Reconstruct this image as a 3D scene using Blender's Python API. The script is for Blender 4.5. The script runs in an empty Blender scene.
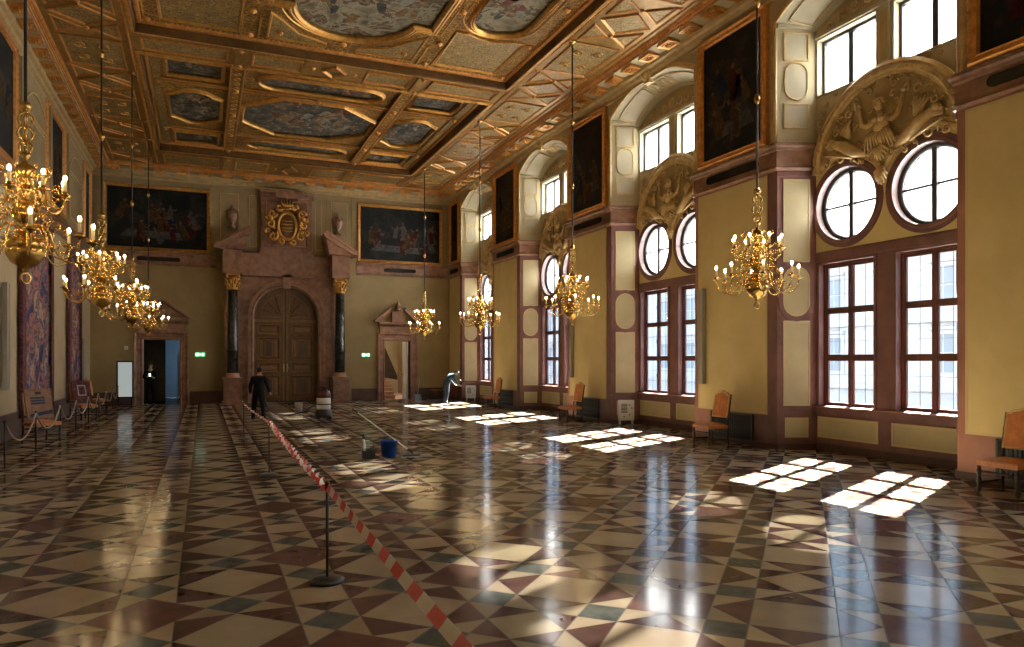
import bpy, math, random
from math import sin, cos, pi, radians, sqrt
from mathutils import Vector, Matrix
from mathutils.geometry import tessellate_polygon
random.seed(7)
S = 1.1515                      # drawing units to metres
C = bpy.context.scene.collection
sc = bpy.context.scene

# ------------------------------------------------------------------ materials
def newmat(name):
    m = bpy.data.materials.new(name); m.use_nodes = True
    nt = m.node_tree; nt.nodes.clear()
    out = nt.nodes.new('ShaderNodeOutputMaterial')
    return m, nt, out
def N(nt, typ, **kw):
    n = nt.nodes.new(typ)
    for k, v in kw.items():
        if k in n.inputs: n.inputs[k].default_value = v
        else: setattr(n, k, v)
    return n
def ramp(nt, fac, stops):
    r = nt.nodes.new('ShaderNodeValToRGB')
    e = r.color_ramp.elements
    while len(e) < len(stops): e.new(0.5)
    for i, (p, c) in enumerate(stops):
        e[i].position = p; e[i].color = (c[0], c[1], c[2], 1)
    nt.links.new(fac, r.inputs[0]); return r.outputs[0]
def mat(name, c1, c2=None, scale=3.0, rough=0.6, metal=0.0, bump=0.0, bscale=None, detail=5, stops=None, tint=False,
        spec=0.5, coat=0.0, vor=0.0, roughvar=0.0, stretch=None, matte=0.0):
    m, nt, out = newmat(name)
    p = N(nt, 'ShaderNodeBsdfPrincipled', Roughness=rough, Metallic=metal)
    p.inputs['Specular IOR Level'].default_value = spec
    p.inputs['Coat Weight'].default_value = coat
    p.inputs['Coat Roughness'].default_value = 0.08
    tc = N(nt, 'ShaderNodeTexCoord'); vec = tc.outputs['Object']
    if stretch:
        mp = N(nt, 'ShaderNodeMapping'); mp.inputs['Scale'].default_value = stretch
        nt.links.new(vec, mp.inputs[0]); vec = mp.outputs[0]
    nz = N(nt, 'ShaderNodeTexNoise', Scale=scale, Detail=detail, Roughness=0.6)
    nt.links.new(vec, nz.inputs['Vector'])
    c2 = c2 or c1
    col = ramp(nt, nz.outputs[0], stops or [(0.35, c1), (0.65, c2)])
    if vor:
        vo = N(nt, 'ShaderNodeTexVoronoi', Scale=vor, feature='DISTANCE_TO_EDGE')
        nz2 = N(nt, 'ShaderNodeTexNoise', Scale=vor*0.7, Detail=2.0)
        nt.links.new(vec, nz2.inputs['Vector'])
        ad = N(nt, 'ShaderNodeVectorMath', operation='MULTIPLY_ADD')
        ad.inputs[1].default_value = (0.25, 0.25, 0.25)
        nt.links.new(nz2.outputs[1], ad.inputs[0]); nt.links.new(vec, ad.inputs[2])
        nt.links.new(ad.outputs[0], vo.inputs['Vector'])
        rr = ramp(nt, vo.outputs[0], [(0.03, (1.6, 1.5, 1.3)), (0.12, (0.62, 0.6, 0.58))])
        mx = N(nt, 'ShaderNodeMix', data_type='RGBA', blend_type='MULTIPLY'); mx.inputs[0].default_value = 1
        nt.links.new(col, mx.inputs[6]); nt.links.new(rr, mx.inputs[7]); col = mx.outputs[2]
    if tint:
        at = N(nt, 'ShaderNodeVertexColor', layer_name='tint')
        mx = N(nt, 'ShaderNodeMix', data_type='RGBA', blend_type='MULTIPLY'); mx.inputs[0].default_value = 1
        nt.links.new(col, mx.inputs[6]); nt.links.new(at.outputs[0], mx.inputs[7]); col = mx.outputs[2]
    nt.links.new(col, p.inputs['Base Color'])
    if roughvar:
        n3 = N(nt, 'ShaderNodeTexNoise', Scale=1.7, Detail=4.0)
        nt.links.new(vec, n3.inputs['Vector'])
        mr = N(nt, 'ShaderNodeMapRange'); mr.inputs[3].default_value = rough-roughvar; mr.inputs[4].default_value = rough+roughvar
        nt.links.new(n3.outputs[0], mr.inputs[0]); nt.links.new(mr.outputs[0], p.inputs['Roughness'])
    if bump:
        b = N(nt, 'ShaderNodeBump', Strength=bump); b.inputs['Distance'].default_value = 0.02
        if vor: nt.links.new(vo.outputs[0], b.inputs['Height'])
        else:
            nb = N(nt, 'ShaderNodeTexNoise', Scale=bscale or scale*6, Detail=3.0)
            nt.links.new(vec, nb.inputs['Vector']); nt.links.new(nb.outputs[0], b.inputs['Height'])
        nt.links.new(b.outputs[0], p.inputs['Normal'])
    if matte:
        df = N(nt, 'ShaderNodeBsdfDiffuse'); nt.links.new(col, df.inputs[0])
        ms = N(nt, 'ShaderNodeMixShader'); ms.inputs[0].default_value = matte
        nt.links.new(p.outputs[0], ms.inputs[1]); nt.links.new(df.outputs[0], ms.inputs[2]); nt.links.new(ms.outputs[0], out.inputs[0])
    else: nt.links.new(p.outputs[0], out.inputs[0])
    return m
def emis(name, col, st):
    m, nt, out = newmat(name)
    e = N(nt, 'ShaderNodeEmission', Strength=st); e.inputs[0].default_value = (*col, 1)
    nt.links.new(e.outputs[0], out.inputs[0]); return m
def glass(name, tr=0.93, col=(1, 1, 1), frost=0.0):
    m, nt, out = newmat(name)
    t = N(nt, 'ShaderNodeBsdfTransparent'); t.inputs[0].default_value = (col[0]*tr, col[1]*tr, col[2]*tr, 1)
    g = N(nt, 'ShaderNodeBsdfGlossy', Roughness=0.02)
    f = N(nt, 'ShaderNodeLayerWeight', Blend=0.5); pw = N(nt, 'ShaderNodeMath', operation='POWER'); pw.inputs[1].default_value = 4.0
    mr = N(nt, 'ShaderNodeMapRange'); mr.inputs[3].default_value = 0.03; mr.inputs[4].default_value = 0.6
    nt.links.new(f.outputs['Facing'], pw.inputs[0]); nt.links.new(pw.outputs[0], mr.inputs[0])
    mx = N(nt, 'ShaderNodeMixShader'); nt.links.new(mr.outputs[0], mx.inputs[0])
    nt.links.new(t.outputs[0], mx.inputs[1]); nt.links.new(g.outputs[0], mx.inputs[2])
    last = mx.outputs[0]
    if frost:
        tl = N(nt, 'ShaderNodeBsdfTranslucent'); tl.inputs[0].default_value = (0.95, 0.97, 1.0, 1)
        m2 = N(nt, 'ShaderNodeMixShader'); m2.inputs[0].default_value = frost
        nt.links.new(last, m2.inputs[1]); nt.links.new(tl.outputs[0], m2.inputs[2]); last = m2.outputs[0]
    nt.links.new(last, out.inputs[0]); return m

M = {}
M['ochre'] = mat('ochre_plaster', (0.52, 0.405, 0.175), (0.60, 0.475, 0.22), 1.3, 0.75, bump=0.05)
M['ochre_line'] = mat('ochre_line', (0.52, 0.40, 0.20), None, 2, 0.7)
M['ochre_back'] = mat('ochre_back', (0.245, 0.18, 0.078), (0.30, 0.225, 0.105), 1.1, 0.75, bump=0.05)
M['beige'] = mat('beige_plaster', (0.42, 0.34, 0.20), (0.48, 0.39, 0.24), 1.2, 0.75)
M['panel'] = mat('pale_panel', (0.40, 0.335, 0.185), (0.46, 0.39, 0.225), 1.5, 0.7)
M['mauve'] = mat('mauve_marble', (0.125, 0.056, 0.050), (0.19, 0.087, 0.075), 2.4, 0.5, bump=0.03)
M['mauve_dark'] = mat('dark_dado', (0.055, 0.026, 0.024), (0.09, 0.042, 0.036), 2.4, 0.45)
M['marble'] = mat('red_marble', (0.16, 0.078, 0.048), (0.31, 0.17, 0.11), 4.0, 0.38, bump=0.04, detail=9)
M['marble_pier'] = mat('pink_marble', (0.26, 0.105, 0.068), (0.33, 0.145, 0.095), 2.0, 0.5)
M['marble_l'] = mat('red_marble_light', (0.42, 0.22, 0.15), (0.55, 0.33, 0.25), 6.0, 0.35)
M['marble_d'] = mat('dark_green_marble', (0.010, 0.013, 0.014), (0.035, 0.045, 0.043), 7.0, 0.18)
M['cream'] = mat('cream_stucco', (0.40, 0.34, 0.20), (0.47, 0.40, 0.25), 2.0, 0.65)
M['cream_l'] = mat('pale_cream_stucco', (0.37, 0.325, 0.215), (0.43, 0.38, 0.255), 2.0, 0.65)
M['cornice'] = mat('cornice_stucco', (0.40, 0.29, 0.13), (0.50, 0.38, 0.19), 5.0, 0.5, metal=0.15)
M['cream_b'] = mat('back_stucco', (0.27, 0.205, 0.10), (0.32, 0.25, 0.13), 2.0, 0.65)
M['gold'] = mat('gilding', (0.50, 0.26, 0.065), (0.72, 0.42, 0.12), 7.0, 0.33, metal=0.75, bump=0.25, bscale=60)
M['gold_r'] = mat('red_gilding', (0.50, 0.22, 0.06), (0.72, 0.37, 0.11), 9.0, 0.35, metal=0.6, bump=0.25, bscale=60)
M['gold_y'] = mat('stucco_gilding', (0.46, 0.32, 0.13), (0.62, 0.46, 0.22), 6.0, 0.5, metal=0.12, bump=0.2, bscale=50)
M['gold_d'] = mat('lunette_ground', (0.34, 0.25, 0.105), (0.42, 0.32, 0.15), 5.0, 0.6)
M['leaf'] = mat('gilt_ground', (0.22, 0.125, 0.032), (0.37, 0.225, 0.062), 3.0, 0.42, metal=0.55, bump=0.8, vor=7.0)
M['leaf2'] = mat('gilt_arabesque', (0.22, 0.155, 0.055), (0.36, 0.26, 0.105), 4.0, 0.45, metal=0.4, bump=0.9, vor=11.0)
M['leaf3'] = mat('gilt_plain', (0.25, 0.14, 0.035), (0.37, 0.215, 0.058), 5.0, 0.42, metal=0.55, bump=0.3, bscale=30)
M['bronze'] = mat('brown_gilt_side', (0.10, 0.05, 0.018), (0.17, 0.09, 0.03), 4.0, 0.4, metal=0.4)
M['brass'] = mat('polished_brass', (0.50, 0.32, 0.09), (0.68, 0.45, 0.15), 8.0, 0.27, metal=1.0)
M['iron'] = mat('black_iron', (0.012, 0.012, 0.012), None, 5, 0.45, metal=0.3)
M['wood'] = mat('window_wood', (0.075, 0.026, 0.018), (0.13, 0.045, 0.03), 6, 0.4, stretch=(1, 1, 0.2))
M['darkwood'] = mat('dark_window_wood', (0.02, 0.018, 0.018), (0.035, 0.03, 0.028), 6, 0.45)
M['doorwood'] = mat('door_wood', (0.065, 0.027, 0.010), (0.125, 0.056, 0.021), 5, 0.35, stretch=(3, 3, 0.4))
M['inlay'] = mat('door_inlay', (0.15, 0.075, 0.026), (0.22, 0.115, 0.042), 5, 0.35)
M['doordark'] = mat('door_dark_panel', (0.03, 0.014, 0.008), (0.055, 0.026, 0.012), 5, 0.3)
M['leather'] = mat('orange_leather', (0.40, 0.13, 0.03), (0.56, 0.21, 0.055), 7, 0.45, bump=0.1)
M['chairwood'] = mat('chair_wood', (0.022, 0.012, 0.008), (0.045, 0.024, 0.015), 7, 0.35)
M['white'] = mat('white_plastic', (0.72, 0.72, 0.70), None, 3, 0.4)
M['grey'] = mat('grey_plastic', (0.28, 0.28, 0.27), (0.34, 0.34, 0.33), 3, 0.45)
M['board'] = mat('board_brown', (0.17, 0.075, 0.03), (0.24, 0.11, 0.045), 7, 0.6)
M['boardgrey'] = mat('board_grey', (0.27, 0.26, 0.22), (0.33, 0.31, 0.26), 2, 0.5)
M['black'] = mat('black_plastic', (0.012, 0.012, 0.014), None, 3, 0.4)
M['blue'] = mat('blue_plastic', (0.008, 0.05, 0.23), (0.012, 0.065, 0.29), 3, 0.35)
M['redp'] = mat('red_plastic', (0.10, 0.008, 0.014), None, 3, 0.35)
M['tapered'] = mat('tape_red', (0.62, 0.015, 0.02), None, 3, 0.35)
M['tapewhite'] = mat('tape_white', (0.80, 0.76, 0.72), None, 3, 0.35)
M['grille'] = mat('dark_grille', (0.010, 0.022, 0.026), (0.018, 0.034, 0.038), 3, 0.5)
M['rope'] = mat('cream_cord', (0.26, 0.22, 0.16), (0.33, 0.28, 0.21), 30, 0.8)
M['skin'] = mat('skin', (0.45, 0.25, 0.17), None, 3, 0.5)
M['hair'] = mat('dark_hair', (0.015, 0.010, 0.008), None, 20, 0.6)
M['hairg'] = mat('grey_hair', (0.13, 0.12, 0.115), None, 20, 0.6)
M['clothblack'] = mat('black_cloth', (0.006, 0.006, 0.007), (0.010, 0.010, 0.011), 8, 0.95, spec=0.1)
M['clothblue'] = mat('blue_overall', (0.02, 0.055, 0.075), (0.03, 0.075, 0.10), 8, 0.9)
M['clothnavy'] = mat('navy_trousers', (0.012, 0.022, 0.045), (0.018, 0.03, 0.06), 8, 0.85)
M['clothdark'] = mat('dark_suit', (0.006, 0.007, 0.008), None, 8, 0.95, spec=0.1)
M['pink'] = mat('pink_cloth', (0.62, 0.06, 0.16), (0.75, 0.12, 0.25), 8, 0.8)
M['candle'] = mat('candle_sleeve', (0.75, 0.62, 0.38), None, 3, 0.5)
M['bulb'] = emis('lamp_flame', (1.0, 0.70, 0.34), 135.0)
M['glowpanel'] = emis('glowing_panel', (0.85, 0.92, 0.88), 0.5)  # faint even emission for the information panel face
M['exitgreen'] = emis('exit_green', (0.05, 0.65, 0.28), 1.6)
M['exitwhite'] = emis('exit_white', (0.85, 1.0, 0.9), 2.4)
M['glass'] = glass('window_glass', 0.94, (0.95, 0.98, 1.0))
M['frost'] = glass('blind_glass', 0.85, (0.98, 0.99, 1.0), 0.72)
M['facade'] = mat('facade_stone', (0.43, 0.425, 0.415), (0.50, 0.49, 0.48), 0.6, 0.9, spec=0.1)
M['facade_d'] = mat('facade_window', (0.24, 0.26, 0.28), None, 1, 0.6)
M['yard'] = mat('yard_paving', (0.26, 0.26, 0.26), (0.32, 0.32, 0.31), 1, 0.9)
M['coolwall'] = mat('cool_wall', (0.20, 0.27, 0.33), (0.25, 0.32, 0.38), 1, 0.7)
M['stair'] = mat('stair_stone', (0.36, 0.20, 0.13), (0.45, 0.27, 0.18), 3, 0.5)
M['plaque'] = mat('black_plaque', (0.006, 0.007, 0.007), (0.012, 0.013, 0.013), 6, 0.25)
FK = dict(tint=True, spec=0.5, coat=0.0, roughvar=0.012, matte=0.42)
M['f_cream'] = mat('floor_cream', (0.305, 0.24, 0.15), (0.375, 0.30, 0.20), 2.5, 0.13, **FK)
M['f_brown'] = mat('floor_brown', (0.068, 0.034, 0.028), (0.10, 0.052, 0.043), 5, 0.125, **FK)
M['f_red'] = mat('floor_red', (0.088, 0.043, 0.034), (0.13, 0.066, 0.053), 5, 0.125, **FK)
M['f_green'] = mat('floor_green', (0.045, 0.052, 0.046), (0.10, 0.11, 0.10), 6, 0.125, **FK)
M['grout'] = mat('floor_grout', (0.07, 0.05, 0.035), None, 5, 0.7)

def painting(name, stops, sc1=1.3, sc2=4.0, rough=0.6, dist=0.8, spec=0.15):
    m, nt, out = newmat(name)
    p = N(nt, 'ShaderNodeBsdfPrincipled', Roughness=rough); p.inputs['Specular IOR Level'].default_value = spec
    tc = N(nt, 'ShaderNodeTexCoord')
    a = N(nt, 'ShaderNodeTexNoise', Scale=sc1, Detail=4.0, Roughness=0.6, Distortion=dist)
    nt.links.new(tc.outputs['Object'], a.inputs['Vector'])
    ma = N(nt, 'ShaderNodeVectorMath', operation='MULTIPLY_ADD'); ma.inputs[1].default_value = (1.4, 1.4, 1.4)
    nt.links.new(a.outputs[1], ma.inputs[0]); nt.links.new(tc.outputs['Object'], ma.inputs[2])
    b = N(nt, 'ShaderNodeTexNoise', Scale=sc2, Detail=5.0, Roughness=0.55)
    nt.links.new(ma.outputs[0], b.inputs['Vector'])
    nt.links.new(ramp(nt, b.outputs[0], stops), p.inputs['Base Color'])
    nt.links.new(p.outputs[0], out.inputs[0]); return m
M['oil'] = painting('dark_oil_painting', [(0.30, (0.003, 0.005, 0.007)), (0.50, (0.006, 0.008, 0.009)), (0.58, (0.022, 0.018, 0.015)), (0.64, (0.008, 0.009, 0.012)), (0.74, (0.05, 0.038, 0.03))], 0.8, 1.6)
M['cpaint'] = painting('ceiling_oil_painting', [(0.30, (0.06, 0.05, 0.034)), (0.42, (0.17, 0.15, 0.10)), (0.50, (0.28, 0.26, 0.185)), (0.55, (0.055, 0.042, 0.03)), (0.63, (0.22, 0.155, 0.085)), (0.70, (0.02, 0.018, 0.016))], 0.9, 1.7)
M['cpaintd'] = painting('blue_grey_ceiling_painting', [(0.34, (0.006, 0.008, 0.010)), (0.44, (0.034, 0.034, 0.028)), (0.50, (0.115, 0.105, 0.078)), (0.54, (0.008, 0.008, 0.009)), (0.62, (0.26, 0.22, 0.16)), (0.68, (0.01, 0.01, 0.012))], 1.3, 2.6)
M['tapestry'] = painting('woven_tapestry', [(0.34, (0.015, 0.03, 0.10)), (0.43, (0.06, 0.05, 0.09)), (0.49, (0.34, 0.15, 0.10)), (0.54, (0.03, 0.05, 0.13)), (0.61, (0.38, 0.27, 0.18)), (0.70, (0.12, 0.03, 0.04))], 0.9, 1.3, 0.95)
M['tapborder'] = painting('tapestry_border', [(0.35, (0.035, 0.012, 0.02)), (0.5, (0.09, 0.03, 0.04)), (0.65, (0.14, 0.08, 0.05))], 3.0, 6.0, 0.95)
for _n, _c in (('pf_flesh', (0.16, 0.09, 0.06)), ('pf_red', (0.075, 0.012, 0.012)), ('pf_blue', (0.012, 0.022, 0.05)), ('pf_ochre', (0.09, 0.055, 0.02)), ('pf_grey', (0.10, 0.10, 0.10)),
               ('pc_flesh', (0.34, 0.23, 0.15)), ('pc_red', (0.13, 0.05, 0.035)), ('pc_blue', (0.065, 0.07, 0.065)), ('pc_ochre', (0.22, 0.14, 0.07)), ('pc_grey', (0.24, 0.24, 0.20))):
    M[_n] = mat(_n, tuple(x*(.35 if _n[1] == 'f' else .6) for x in _c), tuple(x*(.8 if _n[1] == 'f' else 1.15) for x in _c), 7, 0.8, spec=0.1)

# ------------------------------------------------------------------ mesh builder
class Fr:
    def __init__(s, o, u, v, n): s.o, s.u, s.v, s.n = Vector(o), Vector(u), Vector(v), Vector(n)
    def __call__(s, p, q, a=0.0): return s.o + s.u*p + s.v*q + s.n*a
W = Fr((0, 0, 0), (1, 0, 0), (0, 1, 0), (0, 0, 1))
class MB:
    def __init__(s): s.v, s.f, s.m, s.s = [], [], [], []
    def add(s, vs, fs, m=0, sm=False):
        b = len(s.v); s.v += [Vector(v) for v in vs]
        for f in fs: s.f.append([i+b for i in f]); s.m.append(m); s.s.append(sm)
    def box(s, x0, x1, y0, y1, z0, z1, m=0):
        v = [(x, y, z) for x in (x0, x1) for y in (y0, y1) for z in (z0, z1)]
        s.add(v, [(0, 1, 3, 2), (4, 6, 7, 5), (0, 4, 5, 1), (2, 3, 7, 6), (0, 2, 6, 4), (1, 5, 7, 3)], m)
    def fbox(s, F, p0, p1, q0, q1, a0, a1, m=0):
        v = [F(p, q, a) for p in (p0, p1) for q in (q0, q1) for a in (a0, a1)]
        s.add(v, [(0, 1, 3, 2), (4, 6, 7, 5), (0, 4, 5, 1), (2, 3, 7, 6), (0, 2, 6, 4), (1, 5, 7, 3)], m)
    def plate(s, F, outer, holes=(), a0=0.0, a1=0.02, m=0, back=True):
        loops = [outer]+list(holes)
        flat = [q for l in loops for q in l]
        tris = tessellate_polygon([[Vector((p[0], p[1], 0)) for p in l] for l in loops])
        n = len(flat)
        vs = [F(p[0], p[1], a1) for p in flat]+[F(p[0], p[1], a0) for p in flat]
        fs = [tuple(t) for t in tris]
        if back: fs += [tuple(i+n for i in reversed(t)) for t in tris]
        k = 0
        for l in loops:
            L = len(l)
            for i in range(L):
                j = (i+1) % L; fs.append((k+i, k+j, k+j+n, k+i+n))
            k += L
        s.add(vs, fs, m)
    def ring(s, F, path, prof, closed=True, m=0, sm=False, caps=True):
        """moulding: path of (p,q); profile of (offset to the left of travel, height)"""
        n = len(path); vs = []
        for i in range(n):
            p = Vector(path[i])
            if closed: a, b = Vector(path[i-1]), Vector(path[(i+1) % n])
            else: a, b = Vector(path[max(0, i-1)]), Vector(path[min(n-1, i+1)])
            d1, d2 = (p-a), (b-p)
            if d1.length < 1e-7: d1 = d2
            if d2.length < 1e-7: d2 = d1
            d1.normalize(); d2.normalize()
            n1, n2 = Vector((-d1.y, d1.x)), Vector((-d2.y, d2.x))
            mn = n1+n2
            if mn.length < 1e-5: mn = n1
            mn.normalize(); k = 1/max(0.35, mn.dot(n1))
            for (o, h) in prof:
                q = p+mn*o*k; vs.append(F(q.x, q.y, h))
        L = len(prof); fs = []
        for i in range(n if closed else n-1):
            j = (i+1) % n
            for t in range(L-1): fs.append((i*L+t, i*L+t+1, j*L+t+1, j*L+t))
        if not closed and caps and L > 2: fs += [tuple(range(L)), tuple(reversed(range((n-1)*L, n*L)))]
        s.add(vs, fs, m, sm)
    def lathe(s, prof, seg=16, c=(0, 0, 0), m=0, sm=True, F=None, lob=0, amp=0, a0=0, a1=2*pi):
        vs, fs, L = [], [], len(prof); full = abs(a1-a0-2*pi) < 1e-6
        cnt = seg if full else seg+1
        for i in range(cnt):
            a = a0+(a1-a0)*i/seg
            for (r, z) in prof:
                rr = r*(1+amp*cos(lob*a)) if lob else r
                pt = Vector((rr*cos(a), rr*sin(a), z))
                vs.append(Vector(c)+pt if F is None else F(c[0]+pt.x, c[1]+pt.z, c[2]+pt.y))
        for i in range(seg):
            j = (i+1) % cnt
            for t in range(L-1): fs.append((i*L+t, j*L+t, j*L+t+1, i*L+t+1))
        if full:
            if prof[0][0] > 1e-4: fs.append(tuple(i*L for i in reversed(range(seg))))
            if prof[-1][0] > 1e-4: fs.append(tuple(i*L+L-1 for i in range(seg)))
        s.add(vs, fs, m, sm)
    def tube(s, pts, r, seg=6, m=0, sm=True, closed=False):
        pts = [Vector(p) for p in pts]; n = len(pts)
        R = r if isinstance(r, (list, tuple)) else [r]*n
        vs, fs = [], []; up = None
        for i in range(n):
            if closed: t = pts[(i+1) % n]-pts[i-1]
            else: t = pts[min(n-1, i+1)]-pts[max(0, i-1)]
            if t.length < 1e-9: t = Vector((0, 0, 1))
            t.normalize()
            if up is None: up = Vector((0, 0, 1)) if abs(t.z) < 0.9 else Vector((1, 0, 0))
            up = (up-t*up.dot(t))
            if up.length < 1e-6: up = t.orthogonal()
            up.normalize(); w = t.cross(up)
            for k in range(seg):
                a = 2*pi*k/seg; vs.append(pts[i]+(up*cos(a)+w*sin(a))*R[i])
        for i in range(n if closed else n-1):
            j = (i+1) % n
            for k in range(seg):
                l = (k+1) % seg; fs.append((i*seg+k, i*seg+l, j*seg+l, j*seg+k))
        if not closed: fs += [tuple(reversed(range(seg))), tuple(range((n-1)*seg, n*seg))]
        s.add(vs, fs, m, sm)
    def ball(s, c, r, m=0, seg=8, rings=6, sc3=(1, 1, 1), F=None):
        vs, fs = [], []
        for i in range(rings+1):
            th = pi*i/rings
            for k in range(seg):
                ph = 2*pi*k/seg
                p = Vector((r*sin(th)*cos(ph)*sc3[0], r*sin(th)*sin(ph)*sc3[1], r*cos(th)*sc3[2]))
                vs.append(Vector(c)+p if F is None else F(c[0]+p.x, c[1]+p.y, c[2]+p.z))
        for i in range(rings):
            for k in range(seg):
                l = (k+1) % seg; fs.append((i*seg+k, i*seg+l, (i+1)*seg+l, (i+1)*seg+k))
        s.add(vs, fs, m, True)
    def build(s, name, mats, parent=None, org=None, recalc=True):
        if not isinstance(mats, (list, tuple)): mats = [mats]
        o0 = Vector(org) if org is not None else (Vector(parent.location) if parent is not None and parent.get('_w') else Vector((0, 0, 0)))
        me = bpy.data.meshes.new(name)
        me.from_pydata([tuple(v-o0) for v in s.v], [], s.f)
        for mm in mats: me.materials.append(M[mm] if isinstance(mm, str) else mm)
        me.polygons.foreach_set('material_index', s.m); me.polygons.foreach_set('use_smooth', s.s)
        if recalc:
            import bmesh
            bm = bmesh.new(); bm.from_mesh(me); bmesh.ops.recalc_face_normals(bm, faces=bm.faces); bm.to_mesh(me); bm.free()
        me.update()
        o = bpy.data.objects.new(name, me); C.objects.link(o)
        if parent is not None: o.parent = parent
        elif org is not None: o.location = o0
        return o
def tag(o, label=None, cat=None, group=None, kind=None):
    if label: o['label'] = label
    if cat: o['category'] = cat
    if group: o['group'] = group
    if kind: o['kind'] = kind
    return o
def thing(name, label, cat, loc=(0, 0, 0), group=None, world=True):
    o = bpy.data.objects.new(name, None); C.objects.link(o); o.location = loc
    if world: o['_w'] = 1
    return tag(o, label, cat, group)
def struct(name, mb, mats): return tag(mb.build(name, mats), kind='structure')
def copy_tree(o, parent=None):
    c = o.copy(); C.objects.link(c)
    if parent is not None: c.parent = parent
    for ch in [x for x in o.children]: copy_tree(ch, c)
    return c
def arc(cx, cy, r, a0, a1, n=16, ry=None):
    ry = ry or r
    return [(cx+r*cos(a0+(a1-a0)*i/n), cy+ry*sin(a0+(a1-a0)*i/n)) for i in range(n+1)]
def circ(cx, cy, r, n=32): return [(cx+r*cos(2*pi*i/n), cy+r*sin(2*pi*i/n)) for i in range(n)]
def rect(a, b, c, d): return [(a, c), (b, c), (b, d), (a, d)]
def stadium(a, b, c, d, n=8):
    """upright stadium between c and d"""
    r = (b-a)/2; x = (a+b)/2
    return arc(x, d-r, r, 0, pi, n)+arc(x, c+r, r, pi, 2*pi, n)
def spiral(c, r0, r1, a0, turns, n=14, F=None, a=0.02, sy=1):
    out = []
    for i in range(n+1):
        t = i/n; r = r0+(r1-r0)*t; an = a0+turns*2*pi*t
        p, q = c[0]+r*cos(an), c[1]+sy*r*sin(an)
        out.append(F(p, q, a) if F else Vector((p, q, a)))
    return out

def figures(m, F, pts, a, size, seed):
    """simple painted figures lying flat on a canvas; pts of (p,q); slots 1..5 flesh red blue ochre grey"""
    rd = random.Random(seed)
    for (p, q) in pts:
        z = size*rd.uniform(.8, 1.2); an = rd.uniform(-.5, .5); ca, sa = cos(an), sin(an)
        def T(x, y): return (p+z*(x*ca-y*sa), q+z*(x*sa+y*ca))
        c = rd.choice((2, 3, 4, 5, 4)); h = a+.001*rd.randint(1, 6)
        body = [T(-.16, -.5), T(-.05, -.55), T(.1, -.48), T(.2, -.5), T(.17, -.1), T(.13, .2), T(.04, .3), T(-.08, .28), T(-.15, .1)]
        m.plate(F, body, a0=a-.004, a1=h, m=c)
        m.plate(F, [T(x, y) for x, y in circ(0, .39, .085, 10)], a0=a-.004, a1=h+.001, m=1)
        s_ = rd.choice((-1, 1))
        arm = [T(s_*.1, .24), T(s_*.14, .15), T(s_*.30, .10), T(s_*.42, .26), T(s_*.39, .30), T(s_*.27, .17)]
        if s_ < 0: arm.reverse()
        m.plate(F, arm, a0=a-.004, a1=h, m=1 if rd.random() < .6 else c)
        if rd.random() < .5:
            leg = [T(-.02, -.2), T(.25, -.35), T(.22, -.62), T(.14, -.6), T(.14, -.4), T(-.05, -.35)]
            m.plate(F, leg, a0=a-.004, a1=h, m=1)
# ------------------------------------------------------------------ room numbers
XR, XL, YB, YF, ZC = 9.7, -3.7, 29.65, -4.95, 8.7
XW = 10.38
BAYS = [-3.13, 2.74, 8.61, 14.48, 20.35, 26.22]
HP, HW = 1.73, 1.46
FR = Fr((XR, 0, 0), (0, 1, 0), (0, 0, 1), (-1, 0, 0))
FW = Fr((XW, 0, 0), (0, 1, 0), (0, 0, 1), (-1, 0, 0))
FL = Fr((XL, 0, 0), (0, 1, 0), (0, 0, 1), (1, 0, 0))
FB = Fr((0, YB, 0), (1, 0, 0), (0, 0, 1), (0, -1, 0))
FC = Fr((0, 0, ZC), (1, 0, 0), (0, 1, 0), (0, 0, -1))

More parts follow.
